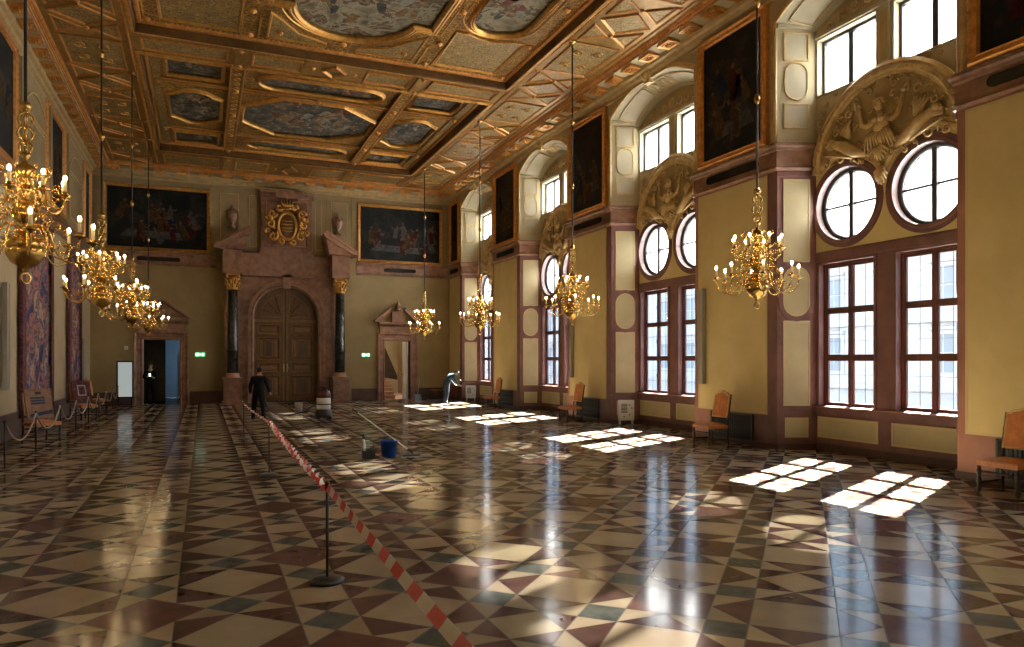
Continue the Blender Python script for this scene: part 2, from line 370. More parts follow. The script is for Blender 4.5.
# ------------------------------------------------------------------ floor
def build_floor():
    P, h, x0, y0 = 1.10, 0.368, 0.75, 6.33
    g = P/2-h
    mb = MB(); tints = []
    gap = 0.0045
    def tile(poly, m):
        n = len(poly); cx = sum(p[0] for p in poly)/n; cy = sum(p[1] for p in poly)/n
        xs = [(x0+(u+v)/2, y0+(u-v)/2) for u, v in poly]
        X0, Y0 = x0+(cx+cy)/2, y0+(cx-cy)/2
        if X0 < XL-0.4 or X0 > 10.9 or Y0 < -3 or Y0 > YB+0.4: return
        vs = []
        for (x, y) in xs:
            d = Vector((x-X0, y-Y0)); L = d.length; d *= (L-gap*1.5)/L
            vs.append((X0+d.x, Y0+d.y, 0.0))
        mb.add(vs, [tuple(range(n))], m)
        t = random.uniform(0.80, 1.14); tints.append((t*random.uniform(0.97, 1.03), t, t*random.uniform(0.95, 1.05), 1))
    R = 44
    for m in range(-R, R):
        for n in range(-R, R):
            u, v = m*P, n*P
            X, Y = x0+(u+v)/2, y0+(u-v)/2
            if X < XL-1.5 or X > 12 or Y < -4 or Y > YB+1.5: continue
            A = (m+n) % 2 != 0
            if A: tile([(u-h, v-h), (u+h, v-h), (u+h, v+h), (u-h, v+h)], 0)
            elif m % 2 == 0: tile([(u-h, v-h), (u+h, v-h), (u+h, v+h), (u-h, v+h)], 2)
            else:
                tile([(u-h, v), (u, v-h), (u+h, v), (u, v+h)], 0)
                for a, b in ((1, 1), (1, -1), (-1, 1), (-1, -1)):
                    tile([(u+a*h, v+b*h), (u+a*h, v), (u, v+b*h)], 1)
            e, f = u+P/2, v+P/2
            tile([(e-g, f-g), (e+g, f-g), (e+g, f+g), (e-g, f+g)], 3)
            # strip towards +u
            a0, a1 = u+h, u+P-h
            b0, b1 = (a0, a1) if A else (a1, a0)     # base on the cream square's side
            tile([(b0, v-h), (b0, v+h), (b1, v)], 1)
            tile([(b0, v-h), (b1, v-h), (b1, v)], 0); tile([(b0, v+h), (b1, v+h), (b1, v)], 0)
            a0, a1 = v+h, v+P-h
            b0, b1 = (a0, a1) if A else (a1, a0)
            tile([(u-h, b0), (u+h, b0), (u, b1)], 1)
            tile([(u-h, b0), (u-h, b1), (u, b1)], 0); tile([(u+h, b0), (u+h, b1), (u, b1)], 0)
    mb.add([(XL-0.3, YF-0.3, -0.002), (11.2, YF-0.3, -0.002), (11.2, YB+0.5, -0.002), (XL-0.3, YB+0.5, -0.002)], [(0, 1, 2, 3)], 4)
    tints.append((1, 1, 1, 1))
    mb.box(XL-0.3, 11.2, YF-0.3, YB+0.5, -0.25, -0.004, 4)
    tints += [(1, 1, 1, 1)]*6
    o = mb.build('floor', ['f_cream', 'f_brown', 'f_red', 'f_green', 'grout'], recalc=False)
    for p in o.data.polygons: p.use_smooth = False
    ca = o.data.color_attributes.new('tint', 'FLOAT_COLOR', 'CORNER')
    buf = []
    for p in o.data.polygons: buf += list(tints[p.index])*p.loop_total
    ca.data.foreach_set('color', buf)
    # make tile normals point up
    import bmesh
    bm = bmesh.new(); bm.from_mesh(o.data)
    for f in bm.faces:
        if f.normal.z < 0 and f.calc_center_median().z > -0.003: f.normal_flip()
    bm.to_mesh(o.data); bm.free()
    tag(o, kind='structure')
build_floor()

# ------------------------------------------------------------------ right wall
def fr_splay(c, side):
    """frame on the splayed side of a window bay: p from room edge inwards, q up, a out into the bay"""
    a = Vector((XR, c+side*HP, 0)); b = Vector((XW, c+side*HW, 0))
    u = (b-a).normalized(); n = Vector((u.y, -u.x, 0))
    if n.y*side > 0: n = -n
    return Fr(a, u, (0, 0, 1), n), (b-a).length
def far_arc(c, hw, z0, rise, n=20):
    r = (hw*hw+rise*rise)/(2*rise); a = math.asin(hw/r)
    return [(c+r*sin(-a+2*a*i/n), z0+rise-r+r*cos(-a+2*a*i/n)) for i in range(n+1)]
SPR, RISE, SPR2, RISE2 = 7.84, 0.50, 7.68, 0.42
def build_right_wall():
    mats = ['mauve', 'ochre', 'panel', 'cream', 'cream_l', 'gold_y', 'gold_d', 'mauve_dark', 'ochre_line', 'marble_pier']
    mb = MB()
    edges = [YF-0.1]
    for c in BAYS: edges += [c-HP, c+HP]
    edges += [YB+0.4]
    if BAYS[0]-HP < edges[0]: pass
    for i in range(0, len(edges), 2):        # piers
        a, b = edges[i], edges[i+1]
        if b-a < 0.05: continue
        sa = 0 if i == 0 else HP-HW; sb = 0 if i == len(edges)-2 else HP-HW
        for z0, z1, m in ((0, 0.60, 9), (0.60, 5.15, 9), (5.15, 8.7, 3)):
            poly = [(XR, a), (XR, b), (XW, b+sb), (10.60, b+sb), (10.60, a-sa), (XW, a-sa)]
            mb.plate(Fr((0, 0, 0), (1, 0, 0), (0, 1, 0), (0, 0, 1)), poly, a0=z0, a1=z1, m=m)
        if b > 3:
            lo, hi = a+0.24, min(b, YB)-0.12
            mb.plate(FR, rect(lo, hi, 0.63, 5.10), a0=0, a1=0.008, m=1)
            mb.ring(FR, rect(lo, hi, 0.63, 5.10), [(0.0, 0.0), (0.0, 0.012), (0.035, 0.012), (0.035, 0.0)], m=8)
            # mauve edge strip on the near corner
            mb.fbox(FR, a, a+0.22, 0.0, 5.12, 0, 0.005, 0); mb.fbox(FR, a+.22, a+0.61, 0.0, 0.62, 0, 0.005, 0)
            mb.fbox(FR, a, min(b, YB), 0.0, 0.10, 0, 0.03, 7)
    for c in BAYS:
        O = [circ(c+s*0.79, 4.4, 0.64, 36) for s in (-1, 1)]
        low = [rect(c+min(s*0.21, s*1.39), c+max(s*0.21, s*1.39), 0.80, 3.40) for s in (-1, 1)]
        cl = [rect(c+min(s*0.17, s*1.43), c+max(s*0.17, s*1.43), 6.48, 7.50) for s in (-1, 1)]
        mb.plate(FW, rect(c-HW-0.02, c+HW+0.02, 0, 5.2), low+O, a0=-0.20, a1=0, m=0)
        mb.plate(FW, rect(c-HW-0.02, c+HW+0.02, 5.2, 8.6), cl, a0=-0.20, a1=0, m=3)
        if c < 0: continue
        # painted / raised zones
        for s in (-1, 1):
            y0, y1 = sorted((c+s*0.15, c+s*1.40))
            mb.plate(FW, rect(y0, y1, 0.26, 0.60), a0=0, a1=0.012, m=2)
            mb.ring(FW, rect(y0, y1, 0.26, 0.60), [(-0.02, 0), (-0.02, 0.02), (0.02, 0.02), (0.02, 0.01)], m=8)
        mb.fbox(FW, c-HW, c+HW, 0.66, 0.79, 0, 0.07, 0)
        mb.fbox(FW, c-HW, c+HW, 0.79, 0.815, -0.1, 0.10, 9)
        mb.fbox(FW, c-HW, c+HW, 0.0, 0.14, 0, 0.03, 7)
        mb.fbox(FW, c-HW, c+HW, 3.44, 3.58, 0, 0.035, 0)
        mb.plate(FW, rect(c-HW, c+HW, 3.62, 5.15), O, a0=0, a1=0.010, m=1)
        for s in (-1, 1):
            mb.ring(FW, circ(c+s*0.79, 4.4, 0.64, 40), [(0.005, -0.195), (0.005, 0.04)], m=7)
            mb.ring(FW, circ(c+s*0.79, 4.4, 0.64, 40), [(0.005, 0.04), (-0.05, 0.045), (-0.06, 0.03), (-0.125, 0.03), (-0.13, 0.0)], m=0, sm=False)
            # window architraves
            y0, y1 = sorted((c+s*0.21, c+s*1.39))
            mb.ring(FW, rect(y0, y1, 0.82, 3.40), [(0.005, -0.195), (0.005, 0.02), (-0.05, 0.02), (-0.05, 0.0)], m=0)
        # lunette
        ra = 0.88
        top = arc(c, 5.03, 1.43, 0.0, pi, 32)
        zc = 4.4+sqrt(ra*ra-0.79*0.79)
        def lower(s):
            pts = []
            a_in = math.acos(-0.79/ra) if s > 0 else math.acos(0.79/ra)
            ang_c = pi-math.acos(0.79/ra) if s > 0 else math.acos(0.79/ra)
            ang_e = math.acos(0.62/ra) if s > 0 else pi-math.acos(0.62/ra)
            return arc(c+s*0.79, 4.4, ra, ang_c, ang_e, 12)
        lp, lm = lower(1), lower(-1)
        poly = top+list(reversed(lm))+lp[1:]
        clean = []
        for p in poly:
            if not clean or (Vector(p)-Vector(clean[-1])).length > 0.012: clean.append(p)
        if (Vector(clean[0])-Vector(clean[-1])).length < 0.012: clean.pop()
        mb.plate(FW, clean, a0=0, a1=0.05, m=6)
        mb.ring(FW, top, [(-0.10, 0), (-0.10, 0.06), (-0.04, 0.10), (0.0, 0.08), (0.02, 0.12), (0.07, 0.13), (0.10, 0.10), (0.13, 0.10), (0.15, 0.05)], closed=False, m=5, sm=False)
        lowp = list(reversed(lm))+lp[1:]
        mb.ring(FW, lowp, [(-0.05, 0), (-0.05, 0.06), (-0.01, 0.09), (0.03, 0.09), (0.05, 0.07), (0.10, 0.075), (0.12, 0.05)], closed=False, m=5)
        for i in range(2, 25):                   # beads on the arch
            a = pi*(i+0.5)/27
            mb.ball((c+1.375*cos(a), 5.03+1.375*sin(a), 0.12), 0.032, 5, 6, 4, F=FW)
        # clerestory surrounds
        for s in (-1, 1):
            y0, y1 = sorted((c+s*0.17, c+s*1.43))
            mb.ring(FW, rect(y0, y1, 6.48, 7.50), [(0.005, -0.195), (0.005, 0.015), (-0.035, 0.02), (-0.035, 0.0)], m=4)
        for s in (-1, 1):
            for k in range(3): mb.tube(spiral((c+s*(1.34-.05*k), 5.95+.15*k), .07, .015, k, 1.2*s, 10, FW, .02), .014, 5, 5)
            for k in range(3): mb.tube(spiral((c+s*(1.0-.2*k), 6.37+.02*k), .05, .012, k, 1.1*s, 8, FW, .02), .012, 5, 5)
        mb.fbox(FW, c-0.11, c+0.11, 6.55, 7.62, 0, 0.035, 4); mb.fbox(FW, c-0.07, c+0.07, 6.62, 7.45, 0.035, 0.045, 6)
        mb.fbox(FW, c-HW, c+HW, 7.53, 7.60, 0, 0.05, 4)
        # tympanum
        ta = [p for p in far_arc(c, HW-0.02, SPR2-0.03, RISE2, 16)]
        mb.plate(FW, [(c+HW-0.02, 7.61), ]+[(p[0], p[1]-0.01) for p in reversed(ta)]+[(c-HW+0.02, 7.61)], a0=0, a1=0.02, m=6)
        for s in (-1, 1):
            for k in range(4):
                cy = c+s*(0.30+0.27*k); cz = 7.80-0.03*k*k*0.6
                mb.tube(spiral((cy, cz), 0.12-0.015*k, 0.02, (pi if s > 0 else 0)+k, 1.2*s, 10, FW, 0.04), 0.016, 5, 5)
        for rr in (0.11, 0.075): mb.tube([FW(p[0], p[1], 0.05) for p in circ(c, 7.80, rr, 18)], 0.016, 5, 5, closed=True)
        mb.ball((c, 7.80, 0.04), 0.035, 5, F=FW)
        # arch: spandrel on the wall face, soffit and moulding
        fa = far_arc(c, HP, SPR, RISE, 24); fb = far_arc(c, HW, SPR2, RISE2, 24)
        mb.plate(FR, [(c+HP, 8.69), (c-HP, 8.69)]+fa, a0=-0.06, a1=0.0, m=3)
        vs, fs = [], []
        for i in range(25):
            vs += [FR(fa[i][0], fa[i][1], 0), FW(fb[i][0], fb[i][1], 0)]
            if i: fs.append((2*i-2, 2*i, 2*i+1, 2*i-1))
        mb.add(vs, fs, 4)
        # soffit panels
        def sof(t, w):
            i = t*24; k = min(23, int(i)); f = i-k
            A = Vector(FR(*fa[k], 0)).lerp(Vector(FR(*fa[k+1], 0)), f); B = Vector(FW(*fb[k], 0)).lerp(Vector(FW(*fb[k+1], 0)), f)
            return A.lerp(B, w)-Vector((0, 0, 0.012))
        for t0, t1 in ((0.03, 0.36), (0.38, 0.62), (0.64, 0.97)):
            pts = [sof(t0+(t1-t0)*i/8, 0.2) for i in range(9)]+[sof(t1-(t1-t0)*i/8, 0.8) for i in range(9)]
            mb.tube(pts, 0.016, 4, 5, closed=True)
        for k in range(3):
            q = [sof(0.44+0.06*k+0.022*cos(a*pi/5), 0.5+0.2*sin(a*pi/5)) for a in range(10)]
            mb.tube(q, 0.018, 5, 5, closed=True)
        path = [(c-HP, 5.64)]+fa+[(c+HP, 5.64)]
        mb.ring(FR, path, [(-0.0, -0.04), (0.0, 0.03), (0.03, 0.05), (0.06, 0.035), (0.10, 0.04), (0.13, 0.02), (0.13, 0.0)], closed=False, m=5)
        # splayed sides
        for s in (-1, 1):
            F, L = fr_splay(c, s)
            a, b = 0.12, L-0.14
            mb.fbox(F, 0, L, 0, 5.12, 0, 0.004, 0); mb.fbox(F, 0, L, 0.64, 0.76, 0, 0.012, 0); mb.fbox(F, 0, L, 0, 0.12, 0, 0.03, 7)
            mb.fbox(F, 0, L, 5.02, 5.14, 0, 0.02, 0)
            for poly in (rect(a+.03, b-.03, 0.24, 0.58), rect(a, b, 0.82, 2.36), stadium(a, b, 2.46, 3.36), rect(a, b, 3.46, 4.96)):
                mb.plate(F, poly, a0=0, a1=0.01, m=2)
                mb.ring(F, poly, [(-0.012, 0), (-0.012, 0.02), (0.012, 0.02), (0.015, 0.01)], m=8)
            mb.ring(F, stadium(a, b, 2.46, 3.36), [(-0.10, 0), (-0.10, 0.022), (-0.015, 0.022), (-0.015, 0.0)], m=0)
            # upper zone
            mb.fbox(F, 0, L, 5.60, 5.80, 0, 0.03, 3); mb.fbox(F, 0, L, SPR-0.1, SPR-0.03, 0, 0.04, 4)
            for poly in (rect(a, b, 5.90, 6.36), stadium(a+.01, b-.01, 6.42, 7.12), rect(a, b, 7.14, 7.66)):
                mb.plate(F, poly, a0=0, a1=0.008, m=4)
                mb.ring(F, poly, [(-0.0, 0), (-0.0, 0.025), (0.025, 0.025), (0.025, 0.01)], m=5)
    # upper zone on the pier between paintings and cornice
    struct('wall_right', mb, mats)
build_right_wall()

# painted band and cornice follow the plan of the walls
def plan_right(a0, a1):
    return [(XR, a0), (XR, a1)]
def string_course():
    mb = MB()
    prof = [(0.0, 5.12), (0.05, 5.13), (0.075, 5.17), (0.04, 5.21), (0.03, 5.24), (0.03, 5.48), (0.06, 5.50), (0.07, 5.54), (0.11, 5.57), (0.11, 5.62), (0.0, 5.64)]
    P = []
    for i in range(len(BAYS)-1):
        a, b = BAYS[i], BAYS[i+1]
        P.append([(XW, a+HW+0.01), (XR, a+HP), (XR, b-HP), (XW, b-HW-0.01)])
    for p in P[1:]: mb.ring(W, p, prof, closed=False, m=0)
    c = BAYS[-1]
    mb.ring(W, [(XW, c+HW+0.01), (XR, c+HP), (XR, YB), (5.75, YB)], prof, closed=False, m=0)
    mb.ring(W, [(0.45, YB), (XL, YB), (XL, YF)], prof, closed=False, m=0)
    struct('trim_1', mb, ['marble'])
string_course()
def cornice():
    mb = MB()
    prof = [(0.0, 8.26), (0.04, 8.27), (0.05, 8.31), (0.03, 8.33), (0.10, 8.38), (0.13, 8.43), (0.20, 8.46), (0.22, 8.50), (0.23, 8.54)]
    prof2 = [(0.23, 8.54), (0.56, 8.585)]
    prof3 = [(0.56, 8.585), (0.56, 8.62), (0.60, 8.63), (0.60, 8.65), (0.65, 8.67), (0.68, 8.71)]
    loop = [(XR, YF), (XR, YB), (XL, YB), (XL, YF)]
    mb.ring(W, loop, prof, m=0); mb.ring(W, loop, prof2, m=1); mb.ring(W, loop, prof3, m=2)
    # bead rows
    def beads(o, z, r, step):
        y = 6.0
        while y < YB-o: mb.ball((XR-o, y, z), r, 2, 5, 3); y += step
        y = 8.0
        while y < YB-o: mb.ball((XL+o, y, z), r, 2, 5, 3); y += step
        x = XL+o
        while x < XR-o: mb.ball((x, YB-o, z), r, 2, 5, 3); x += step
    beads(0.625, 8.645, 0.022, 0.085)
    root = struct('trim_2', mb, ['cornice', 'cream', 'gold_r'])
    # one bracket, then copies
    b = MB()
    b.box(-0.19, 0.19, 0.25, 0.53, -0.06, 0.03, 0)
    b.ring(W, rect(-0.19, 0.19, 0.25, 0.53), [(0.0, -0.06), (-0.015, -0.065), (-0.02, -0.03), (0.0, -0.02)], m=1)
    b.ring(W, rect(-0.13, 0.13, 0.29, 0.49), [(0.0, -0.05), (0.0, -0.075), (0.02, -0.075), (0.02, -0.05)], m=0)
    for i in range(6): b.ball((0.06*cos(i*pi/3), 0.39+0.06*sin(i*pi/3), -0.07), 0.028, 1, 6, 4)
    b.ball((0, 0.39, -0.085), 0.032, 1, 6, 4)
    first = b.build('bracket', ['gold_r', 'gold'], root); first.location = (0, 0, 0)
    spots = []
    y = 7.1
    while y < YB-0.5: spots.append((XR, y, 8.555, radians(90))); y += 0.757
    y = 11.5
    while y < YB-0.5: spots.append((XL, y, 8.555, radians(-90))); y += 0.757
    x = XL+0.75
    while x < XR-0.5: spots.append((x, YB, 8.555, radians(180))); x += 0.757
    for i, (x, y, z, r) in enumerate(spots):
        o = first if i == 0 else first.copy()
        if i: C.objects.link(o)
        o.parent = root; o.location = (x, y, z); o.rotation_euler = (0, 0, r)
cornice()
# arch keystone heads
for n, c in enumerate(BAYS[2:]):
    mb = MB()
    F = Fr((XR, c, 8.33), (0, 1, 0), (0, 0, 1), (-1, 0, 0))
    mb.plate(F, [(-0.10, -0.16), (0.10, -0.16), (0.14, 0.14), (-0.14, 0.14)], a0=-0.02, a1=0.09)
    mb.ball((0, 0.0, 0.12), 0.10, 0, 10, 8, (0.85, 1.1, 0.8), F)
    mb.ball((0, -0.02, 0.20), 0.022, 0, 6, 4, F=F)
    for s in (-1, 1):
        mb.ball((s*0.035, 0.025, 0.185), 0.016, 0, 6, 4, F=F)
        mb.tube(spiral((s*0.10, 0.06), 0.06, 0.015, 0, 1.2*s, 10, F, 0.12), 0.018, 5)
    mb.tube([F(-0.03, -0.055, 0.19), F(0, -0.065, 0.2), F(0.03, -0.055, 0.19)], 0.008, 5)
    o = mb.build('mascaron', ['gold_y'], None, org=(XR-0.05, c, 8.33))
    where = ['the window bay nearest the camera', 'the second window bay', 'the third window bay', 'the farthest window bay'][n]
    tag(o, 'small gilded keystone head on the arch over '+where, 'keystone', 'keystone heads on the window arches')

# ------------------------------------------------------------------ windows
wn = [0]
def window_obj(mb, mats, panes, pm):
    wn[0] += 1
    o = tag(mb.build('window_%d' % wn[0], mats), kind='structure')
    panes.build('window_pane', pm, o)
    return o
XG = 10.52
FG = Fr((XG, 0, 0), (0, 1, 0), (0, 0, 1), (-1, 0, 0))
for c in BAYS:
    for s in (-1, 1):
        y0, y1 = sorted((c+s*0.21, c+s*1.39)); z0, z1 = 0.80, 3.40
        m = MB(); ym = (y0+y1)/2
        m.ring(FG, rect(y0, y1, z0, z1), [(0, -0.04), (0, 0.04), (0.04, 0.04), (0.04, 0.025), (0.06, 0.02), (0.06, -0.04)])
        for z in (1.69, 2.54): m.fbox(FG, y0+.05, y1-.05, z-0.034, z+0.034, -0.04, 0.035)
        m.fbox(FG, ym-0.035, ym+0.035, z0+.05, z1-.05, -0.04, 0.04)
        for (za, zb) in ((z0+.075, 1.645), (1.735, 2.495), (2.585, z1-.075)):
            for (ya, yb) in ((y0+.075, ym-.045), (ym+.045, y1-.075)):
                m.ring(FG, rect(ya, yb, za, zb), [(-.02, -0.02), (-.02, 0.02), (0.012, 0.02), (0.012, -0.02)])
                m.fbox(FG, (ya+yb)/2-.003, (ya+yb)/2+.003, za, zb, -0.012, -0.004)
                for q in (1, 2): m.fbox(FG, ya, yb, za+(zb-za)*q/3-.003, za+(zb-za)*q/3+.003, -0.012, -0.004)
            m.fbox(FG, ym-0.02, ym+0.02, (za+zb)/2-.05, (za+zb)/2+.05, 0.04, 0.06)
        g = MB(); g.fbox(FG, y0+.05, y1-.05, z0+.05, z1-.05, -0.026, -0.020)
        window_obj(m, ['wood'], g, ['glass'])
        # round window
        cy = c+s*0.79; m = MB(); R = 0.64
        m.ring(FG, circ(cy, 4.4, R, 40), [(0, -0.05), (0, 0.05), (0.05, 0.04), (0.075, 0.02), (0.075, -0.05)], m=0)
        m.fbox(FG, cy-0.045, cy+0.045, 4.4-R+.05, 4.4+R-.05, -0.04, 0.03)
        m.fbox(FG, cy-R+.05, cy+R-.05, 4.4-.02, 4.4+.02, -0.03, 0.012)
        g = MB(); g.plate(FG, circ(cy, 4.4, R-.04, 32), a0=-0.030, a1=-0.026)
        window_obj(m, ['darkwood'], g, ['frost'])
        # clerestory
        y0, y1 = sorted((c+s*0.17, c+s*1.43)); z0, z1 = 6.48, 7.50; ym = (y0+y1)/2
        m = MB()
        FG2 = Fr((XW+0.15, 0, 0), (0, 1, 0), (0, 0, 1), (-1, 0, 0))
        m.ring(FG2, rect(y0, y1, z0, z1), [(0, -0.04), (0, 0.04), (0.06, 0.04), (0.06, -0.04)])
        m.fbox(FG2, ym-0.05, ym+0.05, z0+.05, z1-.05, -0.03, 0.03)
        g = MB(); g.fbox(FG2, y0+.05, y1-.05, z0+.05, z1-.05, -0.02, -0.016)
        window_obj(m, ['darkwood'], g, ['frost'])

# lunette reliefs
def relief(c, n):
    F = Fr((XW-0.05, c, 0), (0, 1, 0), (0, 0, 1), (-1, 0, 0)); m = MB()
    # figure rising from leaves, arms raised
    rd = random.Random(5)
    for s in (-1, 1):
        for (p, q) in ((.55, 5.70), (.75, 5.78), (.88, 5.92), (.60, 6.12), (.38, 6.22), (.15, 6.28), (1.10, 5.72), (1.22, 5.50), (.30, 5.40), (.22, 5.62), (.48, 5.34), (.98, 5.26), (.72, 5.60), (1.2, 5.28), (.42, 5.02), (.60, 5.10), (.16, 5.98), (.26, 5.86)):
            m.tube(spiral((s*p, q), rd.uniform(.045, .075), .012, rd.uniform(0, 6), 1.2*s, 9, F, .01), [.02-.0012*i for i in range(10)], 5)
            a = rd.uniform(0, 6.28)
            m.tube([F(s*p, q, .0), F(s*p+.06*cos(a), q+.06*sin(a), .045), F(s*p+.12*cos(a+.5), q+.12*sin(a+.5), .01)], [.012, .022, .005], 5)
        # drapery and wings of the figure
        for k in range(5): m.tube([F(s*.04*k, 5.46, .10), F(s*(.05+.05*k), 5.32, .12), F(s*(.03+.07*k), 5.16-.01*k, .06)], [.018, .026, .01], 5)
        m.ball((s*.11, 5.62, .06), .06, 0, 8, 6, F=F)
    m.ball((0, 5.52, 0.04), 0.15, 0, 10, 8, (1.0, 1.25, 0.7), F)      # chest
    m.ball((0, 5.33, 0.03), 0.12, 0, 10, 8, (1.05, 1.0, 0.7), F)
    m.ball((-0.06, 5.60, 0.13), 0.055, 0, 8, 6, F=F); m.ball((0.06, 5.60, 0.13), 0.055, 0, 8, 6, F=F)
    m.tube([F(0, 5.66, 0.06), F(0, 5.76, 0.09)], 0.045, 8)
    m.ball((0, 5.85, 0.10), 0.085, 0, 10, 8, (0.9, 1.15, 0.9), F); m.ball((0, 5.83, 0.19), 0.018, 0, 6, 4, F=F)
    for k in range(7):
        a = pi*(0.05+0.9*k/6); m.ball((0.085*cos(a), 5.88+0.085*sin(a), 0.09), 0.035, 0, 6, 5, F=F)
    for s in (-1, 1):
        m.tube([F(s*0.12, 5.62, .06), F(s*0.24, 5.55, .09), F(s*0.33, 5.60, .09), F(s*0.38, 5.74, .08), F(s*0.41, 5.92, .06)], [.055, .05, .045, .038, .03], 8)
        m.ball((s*0.42, 5.97, 0.06), 0.04, 0, 8, 6, F=F)
        for q in (-1, 0, 1): m.tube([F(s*0.42, 5.98, .06), F(s*(0.43+0.03*q), 6.05, .05)], 0.012, 5)
        m.tube([F(s*0.42, 6.0, .05), F(s*0.52, 6.06, .05), F(s*0.50, 5.92, .05)], 0.02, 5)
        # winged beast beside
        m.tube([F(s*0.30, 5.12, .04), F(s*0.50, 5.20, .08), F(s*0.72, 5.36, .09), F(s*0.92, 5.44, .08), F(s*1.08, 5.40, .05)], [.05, .09, .10, .075, .04], 8)
        m.ball((s*1.0, 5.50, 0.08), 0.075, 0, 8, 6, (1.2, 1, 0.8), F); m.ball((s*1.08, 5.46, 0.09), 0.04, 0, 6, 5, F=F)
        m.tube([F(s*0.55, 5.12, .07), F(s*0.85, 5.22, .10), F(s*1.12, 5.30, .08)], [.02, .03, .02], 6)
        for k in range(5):
            a0 = 0.6+0.22*k
            m.tube([F(s*0.62, 5.48, .05), F(s*(0.62+0.18*cos(a0)), 5.48+0.2*sin(a0), .08), F(s*(0.62+0.34*cos(a0+.15)), 5.48+0.34*sin(a0+.15), .04)], [.03, .035, .012], 6)
        # scrolls
        for (p, q, r0, t, a0) in ((0.28, 5.18, 0.16, 1.4, 0), (0.20, 5.05, 0.10, 1.2, 2), (0.85, 5.18, 0.09, 1.3, 1), (1.14, 5.14, 0.08, 1.3, 2), (0.66, 5.92, 0.08, 1.3, 3), (0.24, 6.15, 0.06, 1.2, 1), (0.95, 5.66, 0.07, 1.2, 1)):
            m.tube(spiral((s*p, q), r0, 0.02, a0, t*s, 14, F, 0.035), [.026-.001*i for i in range(15)], 5)
        for k in range(7):
            a = 0.35+0.16*k; m.ball((s*1.2*cos(a), 5.03+1.2*sin(a), 0.02), 0.03, 0, 6, 4, F=F)
    for k in range(7):                      # leaf skirt and shell pendant
        a = -pi*(0.12+0.76*k/6)
        m.tube([F(0, 5.20, .06), F(0.12*cos(a), 5.18+0.14*sin(a), .10), F(0.17*cos(a), 5.16+0.22*sin(a), .05)], [.03, .035, .01], 6)
        m.tube([F(0, 4.86, .05), F(0.09*cos(a), 4.80+0.14*sin(a), .09), F(0.13*cos(a), 4.78+0.24*sin(a), .04)], [.025, .032, .01], 6)
    o = m.build('stucco_relief', ['gold_y'], None, org=(XW-0.05, c, 5.0))
    where = ['nearest the camera', 'second from the camera', 'third from the camera', 'farthest away'][n]
    tag(o, 'gilded relief figure with raised arms above the round windows, '+where, 'relief', 'lunette reliefs over the windows')
for n, c in enumerate(BAYS[2:]): relief(c, n)

